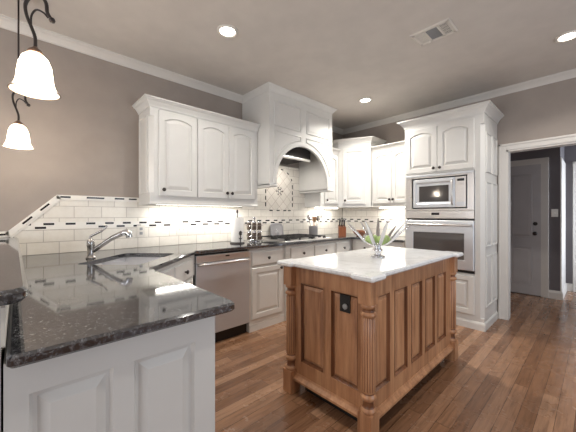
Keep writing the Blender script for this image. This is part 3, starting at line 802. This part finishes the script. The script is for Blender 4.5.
bm = BM(); tube(bm, curve([c+Z*.14, c-Z*0+Z*.165+sd*.0, c+Z*.185+sd*.035+X*.0, c+Z*.215+sd*.09, c+Z*.242+sd*.115]), [.012, .012, .012, .011, .011]+[.009]*18+[.006]*10, 10); obj('handle', bm, M_NICKEL, r)

# ================================================================== backsplashes
def poly_x(bm, poly, x0, x1):
    loops(bm, (V((0, 0, 0)), Y, Z, X), [(poly, x0), (poly, x1)], True, True)
r = thing('backsplash', 'white tumbled tile backsplash with black accent tiles on the long wall', 'backsplash', (0, 2.0, CT))
bm = BM(); poly_x(bm, [(-.02, CT+.001), (YB-.02, CT+.001), (YB-.02, 1.368), (H1-.0, 1.368), (H1, 1.578), (YC+RA-.002, 1.578), (YC+RA-.002, 1.96), (YC-RA+.002, 1.96), (YC-RA+.002, 1.578), (H0-.001, 1.578), (H0-.001, 1.348), (.886, 1.348), (.886, 1.412), (.25, 1.412), (-.05, 1.105), (-.05, 1.079), (-.02, 1.079)], .001, .011)
obj('tile_field', bm, M_TILE_X, r)
def strip(bm, p, q, wd, x0, x1):
    p, q = V(p), V(q); e = (q-p).normalized(); nn = V((-e.y, e.x))*wd/2
    loops(bm, (V((0, 0, 0)), Y, Z, X), [([tuple(p-nn), tuple(q-nn), tuple(q+nn), tuple(p+nn)], x0), ([tuple(p-nn), tuple(q-nn), tuple(q+nn), tuple(p+nn)], x1)], True, True)
bm = BM()
strip(bm, (-.43, 1.10), (-.05, 1.10), .046, .001, .016)
strip(bm, (-.06, 1.092), (.255, 1.406), .040, .001, .016); strip(bm, (.24, 1.404), (.884, 1.404), .034, .001, .016)
strip(bm, (-.04, 1.070), (.27, 1.384), .010, .001, .018); strip(bm, (.265, 1.383), (.884, 1.383), .008, .001, .018)
obj('edge_trim', bm, M_TILE_TRIM, r)
def accent(p, q):
    bm = BM(); strip(bm, p, q, .014, .014, .0185); obj('accent_tile', bm, M_BLACKTILE, r)
for t0, t1 in ((.28, .46), (.62, .80)):
    a, b = V((-.06, 1.092)), V((.255, 1.406)); accent(tuple(a.lerp(b, t0)), tuple(a.lerp(b, t1)))
for y0, y1 in ((.265, .335), (.45, .585), (.67, .75), (.79, .86)): accent((y0, 1.404), (y1, 1.404))
accent((-.2, 1.10), (-.068, 1.10))
bm = BM(); poly_x(bm, [(.02, 1.13), (YB-.02, 1.13), (YB-.02, 1.19), (.07, 1.19)], .010, .0122); obj('accent_band', bm, M_BAND_X, r, 'double row of black and white mosaic')
# diamond medallion behind the range
MY0, MY1, MZ0 = 2.50, 2.99, 1.325; mc = (MY0+MY1)/2
bm = BM(); mp_ = [(MY0, MZ0), (MY1, MZ0), (MY1, 1.70)]+[(mc+(MY1-mc)*math.cos(a), 1.70+.2*math.sin(a)) for a in [PI*i/12 for i in range(1, 12)]]+[(MY0, 1.70)]
poly_x(bm, mp_, .010, .013); md = obj('medallion', bm, M_TILE_D, r)
def btile(p, q):
    bm = BM(); strip(bm, p, q, .014, .010, .0155); obj('border_tile', bm, M_BLACKTILE, md)
for z in (1.37, 1.46, 1.55, 1.64):
    for y in (MY0-.01, MY1+.01): btile((y, z), (y, z+.055))
for y in (2.56, 2.69, 2.82, 2.91): btile((y, MZ0-.01), (y+.055, MZ0-.01))
for i in range(6):
    a = PI*(i+.5)/6; a2 = a+.16; Rr = MY1-mc+.008
    btile((mc+Rr*math.cos(a), 1.70+.208*math.sin(a)), (mc+Rr*math.cos(a2), 1.70+.208*math.sin(a2)))
for i in range(6):
    a = 2*PI*i/6
    for rr in (.028, .055): btile((mc+rr*math.cos(a)-.008, 1.59+rr*math.sin(a)), (mc+rr*math.cos(a)+.008, 1.59+rr*math.sin(a)))
r = thing('backsplash', 'white tile backsplash with black accents on the wall beside the oven tower', 'backsplash', (.7, YB, CT))
bm = BM(); box(bm, (.012, YB-.011, CT+.001), (1.421, YB-.001, 1.368)); obj('tile_field', bm, M_TILE_Y, r)
bm = BM(); box(bm, (.013, YB-.0125, 1.13), (1.421, YB-.010, 1.19)); obj('accent_band', bm, M_BAND_Y, r, 'double row of black and white mosaic')

def plate(label, fr, u, v, wd, toggles, nm='light_switch', cat='switch', n0=0.0, group=None):
    O, U, W, Nn = fr; c = O+U*u+W*v+Nn*n0
    r = thing(nm, label, cat, c, group)
    bm = BM(); fbox(bm, fr, u-wd/2, u+wd/2, v-.058, v+.058, n0, n0+.006, .002); obj('plate', bm, M_PLATE, r)
    for k in range(toggles):
        uu = u+(k-(toggles-1)/2)*.046
        bm = BM()
        if nm == 'light_switch': fbox(bm, fr, uu-.005, uu+.005, v-.012, v+.012, n0+.005, n0+.016, .002); obj('toggle', bm, M_PLATE, r)
        else:
            for s in (-1, 1): fbox(bm, fr, uu-.014, uu+.014, v+s*.022-.014, v+s*.022+.014, n0+.005, n0+.008, .003)
            obj('socket', bm, M_GREY, r)
    return r
plate('white outlet plate on the tile right of the faucet', FA(0, 0), .90, 1.09, .075, 1, 'wall_outlet', 'outlet', .0125)
plate('white double switch plate on the tile under the three-door cabinet', FA(0, 0), 1.315, 1.095, .12, 2, n0=.0125)
plate('white light switch on the dark hall wall beside the door', FB(0, HY), 2.69, 1.28, .075, 1)

# ================================================================== island
IX0, IX1, IY0, IY1 = 1.59, 2.298, 1.388, 2.808
r = thing('kitchen_island', 'stained maple kitchen island with turned corner posts and fluted columns', 'island', (1.944, 2.098, 0))
bm = BM()
bx0, bx1, by0, by1 = IX0+.04, IX1-.036, IY0+.046, IY1-.046
box(bm, (bx0+.018, by0+.018, .10), (bx1-.018, by1-.018, CU-.002))
PZ0, PZ1 = .232, .785
ffr = FB(0, by0+.018); fsr = FA(bx1-.018, 0); fbk = (V((0, by1-.018, 0)), -X, Z, Y); flf = (V((bx0+.018, 0, 0)), -Y, Z, -X)
front_p = [(1.722, 1.935), (1.985, 2.192)]
side_p = [(1.485, 1.665), (1.722, 1.902), (1.960, 2.14), (2.198, 2.378), (2.436, 2.616)]
def face_frame(bm, fr, e0, e1, panels):
    fbox(bm, fr, e0, e1, .10, PZ0, 0, .018); fbox(bm, fr, e0, e1, PZ1, CU-.002, 0, .018)
    us = [e0]+[k for p in panels for k in p]+[e1]
    for a, b in zip(us[::2], us[1::2]): fbox(bm, fr, a, b, PZ0, PZ1, 0, .018)
face_frame(bm, ffr, bx0, bx1, front_p); face_frame(bm, fsr, by0, by1, side_p)
face_frame(bm, fbk, -bx1, -bx0, [(-b, -a) for a, b in front_p[::-1]]); face_frame(bm, flf, -by1, -by0, [(-b, -a) for a, b in side_p[::-1]])
obj('frame', bm, M_MAPLE, r)
for fr, ps in ((ffr, front_p), (fsr, side_p), (fbk, [(-b, -a) for a, b in front_p]), (flf, [(-b, -a) for a, b in side_p])):
    for a, b in ps:
        bm = BM(); q = rect_loop(a, b, PZ0, PZ1)
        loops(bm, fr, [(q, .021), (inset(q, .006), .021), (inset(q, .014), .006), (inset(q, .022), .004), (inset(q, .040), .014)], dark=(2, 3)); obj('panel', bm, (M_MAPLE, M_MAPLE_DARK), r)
bm = BM(); sweep(bm, [(bx0, by0), (bx1, by0), (bx1, by1), (bx0, by1), (bx0, by0)][::1], [(-.01, .098), (.026, .098), (.026, .112), (.018, .120), (.008, .130), (.003, .142), (-.01, .142)]); obj('base_moulding', bm, M_MAPLE, r)
bm = BM(); box(bm, (bx0+.07, by0+.07, 0), (bx1-.07, by1-.07, .10)); obj('toe_base', bm, M_DARK, r)
S = .0435
for (px, py) in ((IX0+S, IY0+S), (IX1-S, IY0+S), (IX1-S, IY1-S), (IX0+S, IY1-S)):
    bm = BM(); box(bm, (px-S, py-S, 0), (px+S, py+S, .158), .003); pl_ = None
    box(bm, (px-S+.003, py-S+.003, .755), (px+S-.003, py+S-.003, CU-.002), .003)
    prof = [(.036, .155), (.043, .159), (.0445, .168), (.043, .177), (.034, .183), (.030, .192), (.0305, .214), (.034, .224), (.043, .231), (.0445, .241), (.043, .251), (.034, .258), (.0345, .266),
            (.0385, .276), (.0385, .30), (.0375, .672), (.033, .680), (.034, .686), (.042, .691), (.044, .699), (.042, .707), (.034, .713), (.030, .722), (.033, .732), (.041, .740), (.0425, .749), (.038, .758)]
    # denser rings for the fluted shaft
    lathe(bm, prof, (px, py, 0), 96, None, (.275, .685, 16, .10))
    obj('corner_post', bm, (M_MAPLE, M_MAPLE_DARK), r)
bm = BM(); fbox(bm, FB(0, by0), 2.058, 2.132, .668, .772, -.006, .004, .002); op = obj('outlet_plate', bm, M_BLACK, r, 'black outlet plate on the island end')
bm = BM(); lathe(bm, [(.017, 0), (.017, .006), (.012, .008), (0, .008)], (2.1, by0-.004, .703), 18, (0, -1, 0)); obj('outlet_cap', bm, M_GREY, op)
mx0, mx1, my0, my1 = IX0-.035, IX1+.035, IY0-.035, IY1+.035; k, tb = .03, .15
mp_ = []
def corner(cx, cy, sx, sy, order):
    a = [(cx+sx*tb, cy+sy*k), (cx+sx*tb, cy+sy*k*.3), (cx+sx*(tb-.02), cy), (cx+sx*.012, cy), (cx, cy+sy*.012), (cx, cy+sy*(tb-.02)), (cx+sx*k*.3, cy+sy*tb), (cx+sx*k, cy+sy*tb)]
    return a if order else a[::-1]
mp_ += corner(mx0, my0, 1, 1, False)+corner(mx1, my0, -1, 1, True)+corner(mx1, my1, -1, -1, False)+corner(mx0, my1, 1, -1, True)
bm = BM(); slab(bm, mp_, CU, CT, (), .009); tag(obj('marble_top', bm, M_MARBLE), 'white marble top with notched corners on the wooden island', 'countertop')

# ================================================================== cooktop and counter things
r = thing('cooktop', 'stainless gas cooktop with black grates under the range hood', 'cooktop', (.33, 2.70, CT))
C0, C1 = 2.27, 3.15
bm = BM(); q = rounded([(.07, C0, .02), (.60, C0, .02), (.60, C1, .02), (.07, C1, .02)]); 
loops(bm, (V((0, 0, 0)), X, Y, Z), [(q, CT), (q, CT+.006), (inset(q, .006), CT+.012), (inset(q, .02), CT+.012), (inset(q, .03), CT+.007)], True, True); obj('tray', bm, M_STEEL_B, r)
for (bxx, byy, rr) in ((.2, 2.42, .04), (.46, 2.42, .034), (.33, 2.65, .05), (.2, 2.88, .034), (.46, 2.88, .04)):
    bm = BM(); lathe(bm, [(rr+.012, 0), (rr+.01, .008), (rr, .01), (rr, .018), (rr*.8, .022), (0, .022)], (bxx, byy, CT+.006), 20); obj('burner', bm, M_IRON, r)
for (y0, y1) in ((2.295, 2.53), (2.535, 2.765), (2.77, 3.0)):
    bm = BM(); zt = CT+.048
    for yy in (y0, y1-.012): box(bm, (.09, yy, zt-.012), (.58, yy+.012, zt), .002)
    for xx in (.09, .33, .568): box(bm, (xx, y0, zt-.012), (xx+.012, y1, zt), .002)
    ym = (y0+y1)/2
    box(bm, (.09, ym-.006, zt-.010), (.58, ym+.006, zt+.002), .002)
    for xx in (.2, .46): box(bm, (xx-.005, y0+.01, zt-.010), (xx+.005, y1-.01, zt+.002), .002)
    for xx in (.092, .568):
        for yy in (y0, y1-.012): box(bm, (xx, yy, CT+.007), (xx+.01, yy+.01, zt-.011))
    obj('grate', bm, M_IRON, r)
for i in range(5):
    bm = BM(); lathe(bm, [(.022, 0), (.021, .012), (.017, .014), (.016, .03), (.012, .034), (0, .034)], (.15+i*.09, 3.085, CT+.008), 16); obj('knob', bm, M_BLACK, r)

r.location.y += .06
# paper towel holder
px, py = .30, 1.845
r = thing('paper_towel_holder', 'paper towel roll on an upright dark holder left of the spice rack', 'paper towels', (px, py, CT))
bm = BM(); lathe(bm, [(.085, 0), (.085, .008), (.075, .014), (.01, .016), (0, .016)], (px, py, CT), 24); obj('base', bm, M_BRONZE, r)
bm = BM(); tube(bm, [(px, py, CT+.014), (px, py, CT+.345)], .006); lathe(bm, [(.006, .345), (.011, .352), (.011, .375), (.006, .385), (0, .387)], (px, py, CT), 12); obj('post', bm, M_BRONZE, r)
bm = BM(); lathe(bm, [(.02, .016), (.069, .016), (.071, .022), (.071, .288), (.069, .294), (.02, .294)], (px, py, CT), 32); obj('paper_roll', bm, M_PAPER, r)
bm = BM(); bx_, by_ = px+.074, py-.012
tube(bm, [(bx_+.008, by_, CT+.01), (bx_+.01, by_, CT+.10)], .006)
for i in range(6):
    a = 2*PI*i/6+.3; c_ = V((bx_+.010, by_+.024*math.cos(a), CT+.12+.028*math.sin(a)))
    tube(bm, [(bx_+.010, by_, CT+.12), c_*.5+V((bx_+.010, by_, CT+.12))*.5, c_], [.006, .015, .005], 8, .5)
for s in (-1, 1): tube(bm, curve([(bx_+.009, by_, CT+.045), (bx_+.01, by_+s*.012, CT+.06), (bx_+.01, by_+s*.026, CT+.07)], 4), [.002, .003, .006, .008, .007, .006, .004, .003, .002], 8, .5)
obj('flower_ornament', bm, M_BRONZE, r, 'dark metal flower on the front of the holder')
# spice carousel
px, py = .24, 2.13
r = thing('spice_rack', 'two-tier revolving spice rack of glass jars between paper towels and cooktop', 'spice rack', (px, py, CT))
bm = BM(); lathe(bm, [(.075, 0), (.075, .008), (.06, .012), (.008, .014), (.007, .27), (.014, .278), (.02, .29), (.014, .30), (0, .305)], (px, py, CT), 24)
for z in (.022, .142): lathe(bm, [(.0, z), (.096, z), (.096, z+.004), (0, z+.004)], (px, py, CT), 28)
for z in (.07, .195):
    tube(bm, [(px+.103*math.cos(a), py+.103*math.sin(a), CT+z) for a in [2*PI*i/28 for i in range(29)]], .0025, 6)
obj('stand', bm, M_CHROME, r)
def spice(px, py, z, label):
    t = thing('spice_jar', label, 'jar', (px, py, z), 'spice jars in the revolving rack')
    bm = BM(); lathe(bm, [(.022, 0), (.024, .004), (.024, .07), (.019, .078), (.019, .082)], (px, py, z), 16); obj('glass', bm, M_SPICE, t)
    bm = BM(); lathe(bm, [(.021, .082), (.022, .084), (.022, .1), (.02, .102), (0, .102)], (px, py, z), 16); obj('lid', bm, M_CHROME, t)
    return t
j0 = None
for tier, z in (('lower', .0262), ('upper', .1462)):
    for i in range(6):
        a = 2*PI*i/6+.35; loc = (px+.072*math.cos(a), py+.072*math.sin(a), CT+z)
        lb = 'small spice jar with shiny lid on the %s tier of the revolving rack' % tier
        if j0 is None: j0 = spice(loc[0], loc[1], loc[2], lb)
        else: dup(j0, loc, 0, lb)
        
for o in [o for o in COL.objects if o.name.startswith('spice_jar')]:
    o['group'] = 'spice jars on the '+('upper' if 'upper' in o['label'] else 'lower')+' tier'
# silver tray leaning on the backsplash
r = thing('silver_tray', 'embossed silver tray standing upright against the tile behind the cooktop', 'tray', (.05, 2.66, CT))
tl = .16; U3 = Y; V3 = V((-math.sin(tl), 0, math.cos(tl))); N3 = V((math.cos(tl), 0, math.sin(tl)))
ft = (V((.066, 2.66, CT+.012)), U3, V3, N3)
q = rounded([(-.12, 0, .03), (.12, 0, .03), (.12, .20, .07), (-.12, .20, .07)])
bm = BM(); loops(bm, ft, [(q, -.002), (q, .004), (inset(q, .006), .009), (inset(q, .018), .009), (inset(q, .026), .002)], True, True); tr = obj('dish', bm, M_PEWTER, r)
bm = BM()
for i in range(8):
    a = 2*PI*i/8; cc = V((.04*math.cos(a), .08+.035*math.sin(a)))
    tube(bm, [ft[0]+ft[1]*(cc.x*.4)+ft[2]*(.08+(cc.y-.08)*.4)+ft[3]*.003, ft[0]+ft[1]*cc.x+ft[2]*cc.y+ft[3]*.003, ft[0]+ft[1]*cc.x*1.35+ft[2]*(.08+(cc.y-.08)*1.35)+ft[3]*.003], [.003, .009, .003], 8, .5)
obj('relief', bm, M_CHROME, tr)

# utensil crock and utensils
px, py = .17, 3.29
r = thing('utensil_crock', 'grey metal crock holding cooking utensils behind the cooktop knobs', 'crock', (px, py, CT))
bm = BM(); lathe(bm, [(.058, 0), (.066, .006), (.068, .15), (.071, .16), (.066, .16), (.061, .02), (0, .018)], (px, py, CT), 24); obj('pot', bm, M_PEWTER, r)
def ut(name, label, cat, dx, dy, h, mat, kind):
    a = V((px+dx*.25, py+dy*.25, CT+.03)); b = V((px+dx, py+dy, CT+h+.035)); d_ = (b-a).normalized()
    bm = BM(); tube(bm, [a, b], .005, 8)
    if kind == 'spoon': tube(bm, [b, b+d_*.02, b+d_*.045, b+d_*.07, b+d_*.08], [.005, .022, .034, .024, .004], 12, .35)
    elif kind == 'spatula': tube(bm, [b, b+d_*.01, b+d_*.08, b+d_*.085], [.005, .026, .03, .01], 4, .2)
    elif kind == 'whisk':
        for i in range(6):
            q = PI*i/6; s = V((math.cos(q), math.sin(q), 0))
            tube(bm, curve([b, b+d_*.05+s*.034, b+d_*.09, b+d_*.05-s*.034, b], 5), .0026, 5)
    tag(obj(name, bm, mat), label, cat, 'utensils in the crock')
ut('ladle', 'shiny metal ladle leaning left in the utensil crock', 'utensil', -.005, -.085, .215, M_NICKEL, 'spoon')
ut('wooden_spoon', 'pale wooden spoon standing in the middle of the utensil crock', 'utensil', .01, .03, .19, M_SPOON, 'spoon')
ut('whisk', 'wire balloon whisk leaning right in the utensil crock', 'utensil', .02, .11, .21, M_NICKEL, 'whisk')
ut('spatula', 'metal spatula leaning forward in the utensil crock', 'utensil', .055, .03, .20, M_NICKEL, 'spatula')
ut('wooden_spatula', 'wooden spatula tilted back in the utensil crock', 'utensil', -.04, .05, .185, M_SPOON, 'spatula')
# knife block
px, py = .40, 3.70
r = thing('knife_block', 'reddish wooden knife block with black handled knives near the counter corner', 'knife block', (px, py, CT))
bm = BM(); fr = (V((px, py, CT)), V((.72, .69, 0)), Z, V((.69, -.72, 0)))
prof = [(-.07, 0), (.065, 0), (.04, .17), (-.07, .135)]
O, U, W, Nn = (V((px, py, CT)), V((.69, -.72, 0)), Z, V((.72, .69, 0)))
loops(bm, (O, -U, W, -Nn if 0 else Nn), [(prof, -.055), (prof, .055)], True, True); obj('block', bm, M_BLOCK, r)
for i in range(3):
    for j in range(2):
        bm = BM(); a = O+Nn*(-.034+i*.034)+U*(-.02+j*.045)+Z*(.15-(j*.02)); d_ = (Z*.93+U*.30).normalized()
        tube(bm, [a, a+d_*.015, a+d_*.09, a+d_*(.125+.015*((i+j) % 2))], [.010, .012, .011, .013], 8, .7); tag(obj('knife', bm, M_BLACK), 'black handled knife in the wooden block, %s row, %s slot' % (('rear', 'front')[j], ('left', 'middle', 'right')[i]), 'knife', 'knives in the block')
# wooden bowl in the corner
bm = BM(); lathe(bm, [(0, 0), (.05, 0), (.05, .006), (.085, .04), (.115, .085), (.112, .086), (.08, .045), (.045, .012), (0, .010)], (.62, 3.86, CT), 28)
tag(obj('wooden_bowl', bm, M_BLOCK), 'brown wooden bowl on the counter in the corner behind the silver bowl', 'bowl')

# silver bowl with apples on the island
bx_, by_ = 1.965, 2.035
r = thing('fruit_bowl', 'silver footed bowl of long flaring metal leaves on the marble island', 'bowl', (bx_, by_, CT))
bm = BM(); lathe(bm, [(0, 0), (.055, 0), (.058, .006), (.05, .012), (.03, .018), (.022, .028), (.036, .045), (.038, .058), (.026, .07), (.022, .08), (.045, .088), (.06, .095), (.057, .097), (.04, .092), (0, .088)], (bx_, by_, CT), 28); obj('foot', bm, M_CHROME, r)
for i in range(11):
    a = 2*PI*i/11+.35; d_ = V((math.cos(a), math.sin(a), 0)); c_ = V((bx_, by_, CT)); s = 1+.12*math.sin(i*2.4)
    pts = curve([c_+Z*.088+d_*.03, c_+Z*.105+d_*.075, c_+Z*(.145*s)+d_*.125, c_+Z*(.21*s)+d_*.19, c_+Z*(.27*s)+d_*.265], 4)
    bm = BM(); n_ = len(pts); tube(bm, pts, [.006+.010*math.sin(PI*min(1, (k/(n_-1))*.9+.1)) for k in range(n_)], 8, .3); obj('leaf', bm, M_CHROME, r)
def apple(loc):
    t = thing('green_apple', 'green apple', 'apple', loc, 'green apples in the silver bowl')
    bm = BM(); lathe(bm, [(0, .004), (.012, .0), (.026, .008), (.036, .026), (.038, .042), (.031, .060), (.016, .068), (.006, .064), (0, .06)], loc, 20); obj('flesh', bm, M_APPLE, t)
    bm = BM(); tube(bm, [V(loc)+Z*.06, V(loc)+Z*.072+X*.003, V(loc)+Z*.082+X*.008], .0018, 6); obj('stem', bm, M_BLOCK, t)
    return t
spots = [(.052, -.03, .100, 'green apple nearest the camera in the silver bowl'), (.030, .058, .101, 'green apple on the right of the silver bowl'), (-.054, .03, .100, 'green apple at the back of the silver bowl'), (-.030, -.056, .101, 'green apple on the left of the silver bowl')]
a0 = None
for dx, dy, dz, lb in spots:
    loc = (bx_+dx, by_+dy, CT+dz)
    if a0 is None: a0 = apple(loc); a0['label'] = lb
    else: dup(a0, loc, random.uniform(0, 6), lb)

# ================================================================== ceiling things
def can(x, y, label):
    t = thing('recessed_light', label, 'ceiling light', (x, y, CEIL-.012), 'recessed ceiling lights')
    bm = BM(); lathe(bm, [(.062, .012), (.062, .006), (.066, .001), (.082, 0), (.086, .006), (.086, .0118)], (x, y, CEIL-.012), 32); obj('trim_ring', bm, M_PLATE, t)
    bm = BM(); lathe(bm, [(.062, .0075), (.03, .006), (0, .0055)], (x, y, CEIL-.012), 32); obj('lamp', bm, M_LAMP, t)
    return t
cans = [(1.07, 1.25, 'leftmost recessed ceiling light, above and in front of the three-door cabinet'), (1.06, 3.31, 'farthest recessed ceiling light, near the corner cabinets past the range hood'), (2.96, 3.37, 'recessed ceiling light at the right edge of the photo before the hall opening')]
c0 = None
for x, y, lb in cans+[(2.95, 1.2, 'recessed ceiling light over the camera side of the island')]:
    if c0 is None: c0 = can(x, y, lb)
    else: dup(c0, (x, y, CEIL-.012), 0, lb)
    d = bpy.data.lights.new('recessed_lamp', 'AREA'); d.shape = 'DISK'; d.size = .11; d.energy = 10 if y < 2 and x < 2 else (25 if x < 2 else (12 if y > 2 else 7)); d.color = WARM; d.spread = math.radians(135)
    o = bpy.data.objects.new('recessed_lamp', d); COL.objects.link(o); o.location = (x, y, CEIL-.016)
# supply vent
vx0, vx1, vy0, vy1 = 2.054, 2.357, 2.395, 2.615
r = thing('ceiling_vent', 'white three-section air vent set in the ceiling', 'vent', ((vx0+vx1)/2, (vy0+vy1)/2, CEIL-.012))
fv = (V((0, 0, CEIL)), X, -Y, -Z)
secs = [(vx0+.03, vx0+.098), (vx0+.113, vx0+.20), (vx0+.215, vx1-.03)]
secs_y = (-(vy1-.03), -(vy0+.03))
bm = BM()
o1 = rect_loop(vx0, vx1, -vy1, -vy0)
us = [vx0+.004]+[k for s in secs for k in s]+[vx1-.004]
for a, b in zip(us[::2], us[1::2]): fbox(bm, fv, a, b, -vy1+.004, -vy0-.004, 0, .009)
for (a, b) in ((-vy1+.004, secs_y[0]), (secs_y[1], -vy0-.004)): fbox(bm, fv, vx0+.004, vx1-.004, a, b, 0, .009)
loops(bm, fv, [(o1, 0), (o1, .004), (inset(o1, .008), .011), (inset(o1, .014), .0085)], False); obj('frame', bm, M_PLATE, r)
bm = BM(); fbox(bm, fv, vx0+.02, vx1-.02, -vy1+.02, -vy0-.02, 0, .002); obj('duct', bm, M_DARK, r)
for i, (a, b) in enumerate(secs):
    bm = BM()
    if i == 1:
        nl = 10
        for k in range(nl):
            v = secs_y[0]+(k+.5)*(secs_y[1]-secs_y[0])/nl; fbox(bm, fv, a, b, v-.004, v+.004, .002, .007)
    else:
        nl = 7
        for k in range(nl):
            u = a+(k+.5)*(b-a)/nl; fbox(bm, fv, u-(.0035 if i == 0 else .0018), u+(.0035 if i == 0 else .0018), secs_y[0], secs_y[1], .002, .007)
        for k in range(1, 4):
            v = secs_y[0]+k*(secs_y[1]-secs_y[0])/4; fbox(bm, fv, a, b, v-.002, v+.002, .003, .0075)
    obj('louvre', bm, M_PLATE if i != 1 else M_GREY, r)

# pendants over the bar
def pendant(x, y, z, label):
    """z = rim height"""
    t = thing('pendant_light', label, 'pendant light', (x, y, z), 'pendants over the bar')
    bm = BM(); lathe(bm, [(.077, 0), (.075, .004), (.063, .020), (.057, .042), (.054, .075), (.050, .105), (.040, .132), (.022, .150), (.012, .154), (.010, .152), (.02, .144), (.037, .128), (.047, .102), (.051, .075), (.054, .042), (.060, .020), (.072, .004), (.0765, .0005)], (x, y, z), 36); obj('shade', bm, M_SHADE, t)
    bm = BM(); tube(bm, [(x+.0765*math.cos(a), y+.0765*math.sin(a), z+.001) for a in [2*PI*i/40 for i in range(41)]], .0032, 8); obj('rim', bm, M_RIM, t, 'added rim ring with its dimmer light painted in tan')
    bm = BM(); lathe(bm, [(.022, .148), (.026, .152), (.022, .162), (.012, .170), (.008, .176), (0, .176)], (x, y, z), 18); obj('cap', bm, M_BRONZE_L, t)
    q = V((.6825, .7309, 0)); c = V((x, y, z))
    bm = BM()
    h = lambda zz, qq: c+Z*(.17+(zz-.17)*1.18)+q*(qq*1.18)
    tube(bm, curve([h(.17, 0), h(.205, 0), h(.24, -.012), h(.28, -.028), h(.318, -.032), h(.343, -.012), h(.345, .018), h(.32, .036), h(.29, .04), h(.268, .052)], 5), [.006]*20+[.0065]*26, 8)
    lathe(bm, [(0, -.011), (.008, -.008), (.011, 0), (.008, .008), (0, .011)], h(.263, .056), 12)
    tube(bm, curve([h(.245, -.014), h(.28, -.012), h(.298, .004), h(.288, .028), h(.272, .042)], 5), .0035, 8); obj('hook', bm, M_BRONZE, t)
    top = h(.343, .0); bm = BM(); tube(bm, [top, V((top.x, top.y, CEIL-.02))], .005, 8); obj('rod', bm, M_BRONZE, t)
    bm = BM(); lathe(bm, [(.0, -.022), (.03, -.02), (.055, -.008), (.058, 0)], (top.x, top.y, CEIL-.0005), 24); obj('canopy', bm, M_BRONZE, t)
    d = bpy.data.lights.new('pendant_bulb', 'POINT'); d.energy = 20; d.color = (1, .95, .87); d.shadow_soft_size = .025
    o = bpy.data.objects.new('pendant_bulb', d); COL.objects.link(o); o.parent = t; o.location = (0, 0, .05)
    return t
p0 = pendant(1.632, .050, 1.729, 'lit bell-shaped pendant light nearest the camera over the raised bar')
dup(p0, (.505, .004, 1.70), 0, 'lit bell-shaped pendant light farther away, near the left wall')
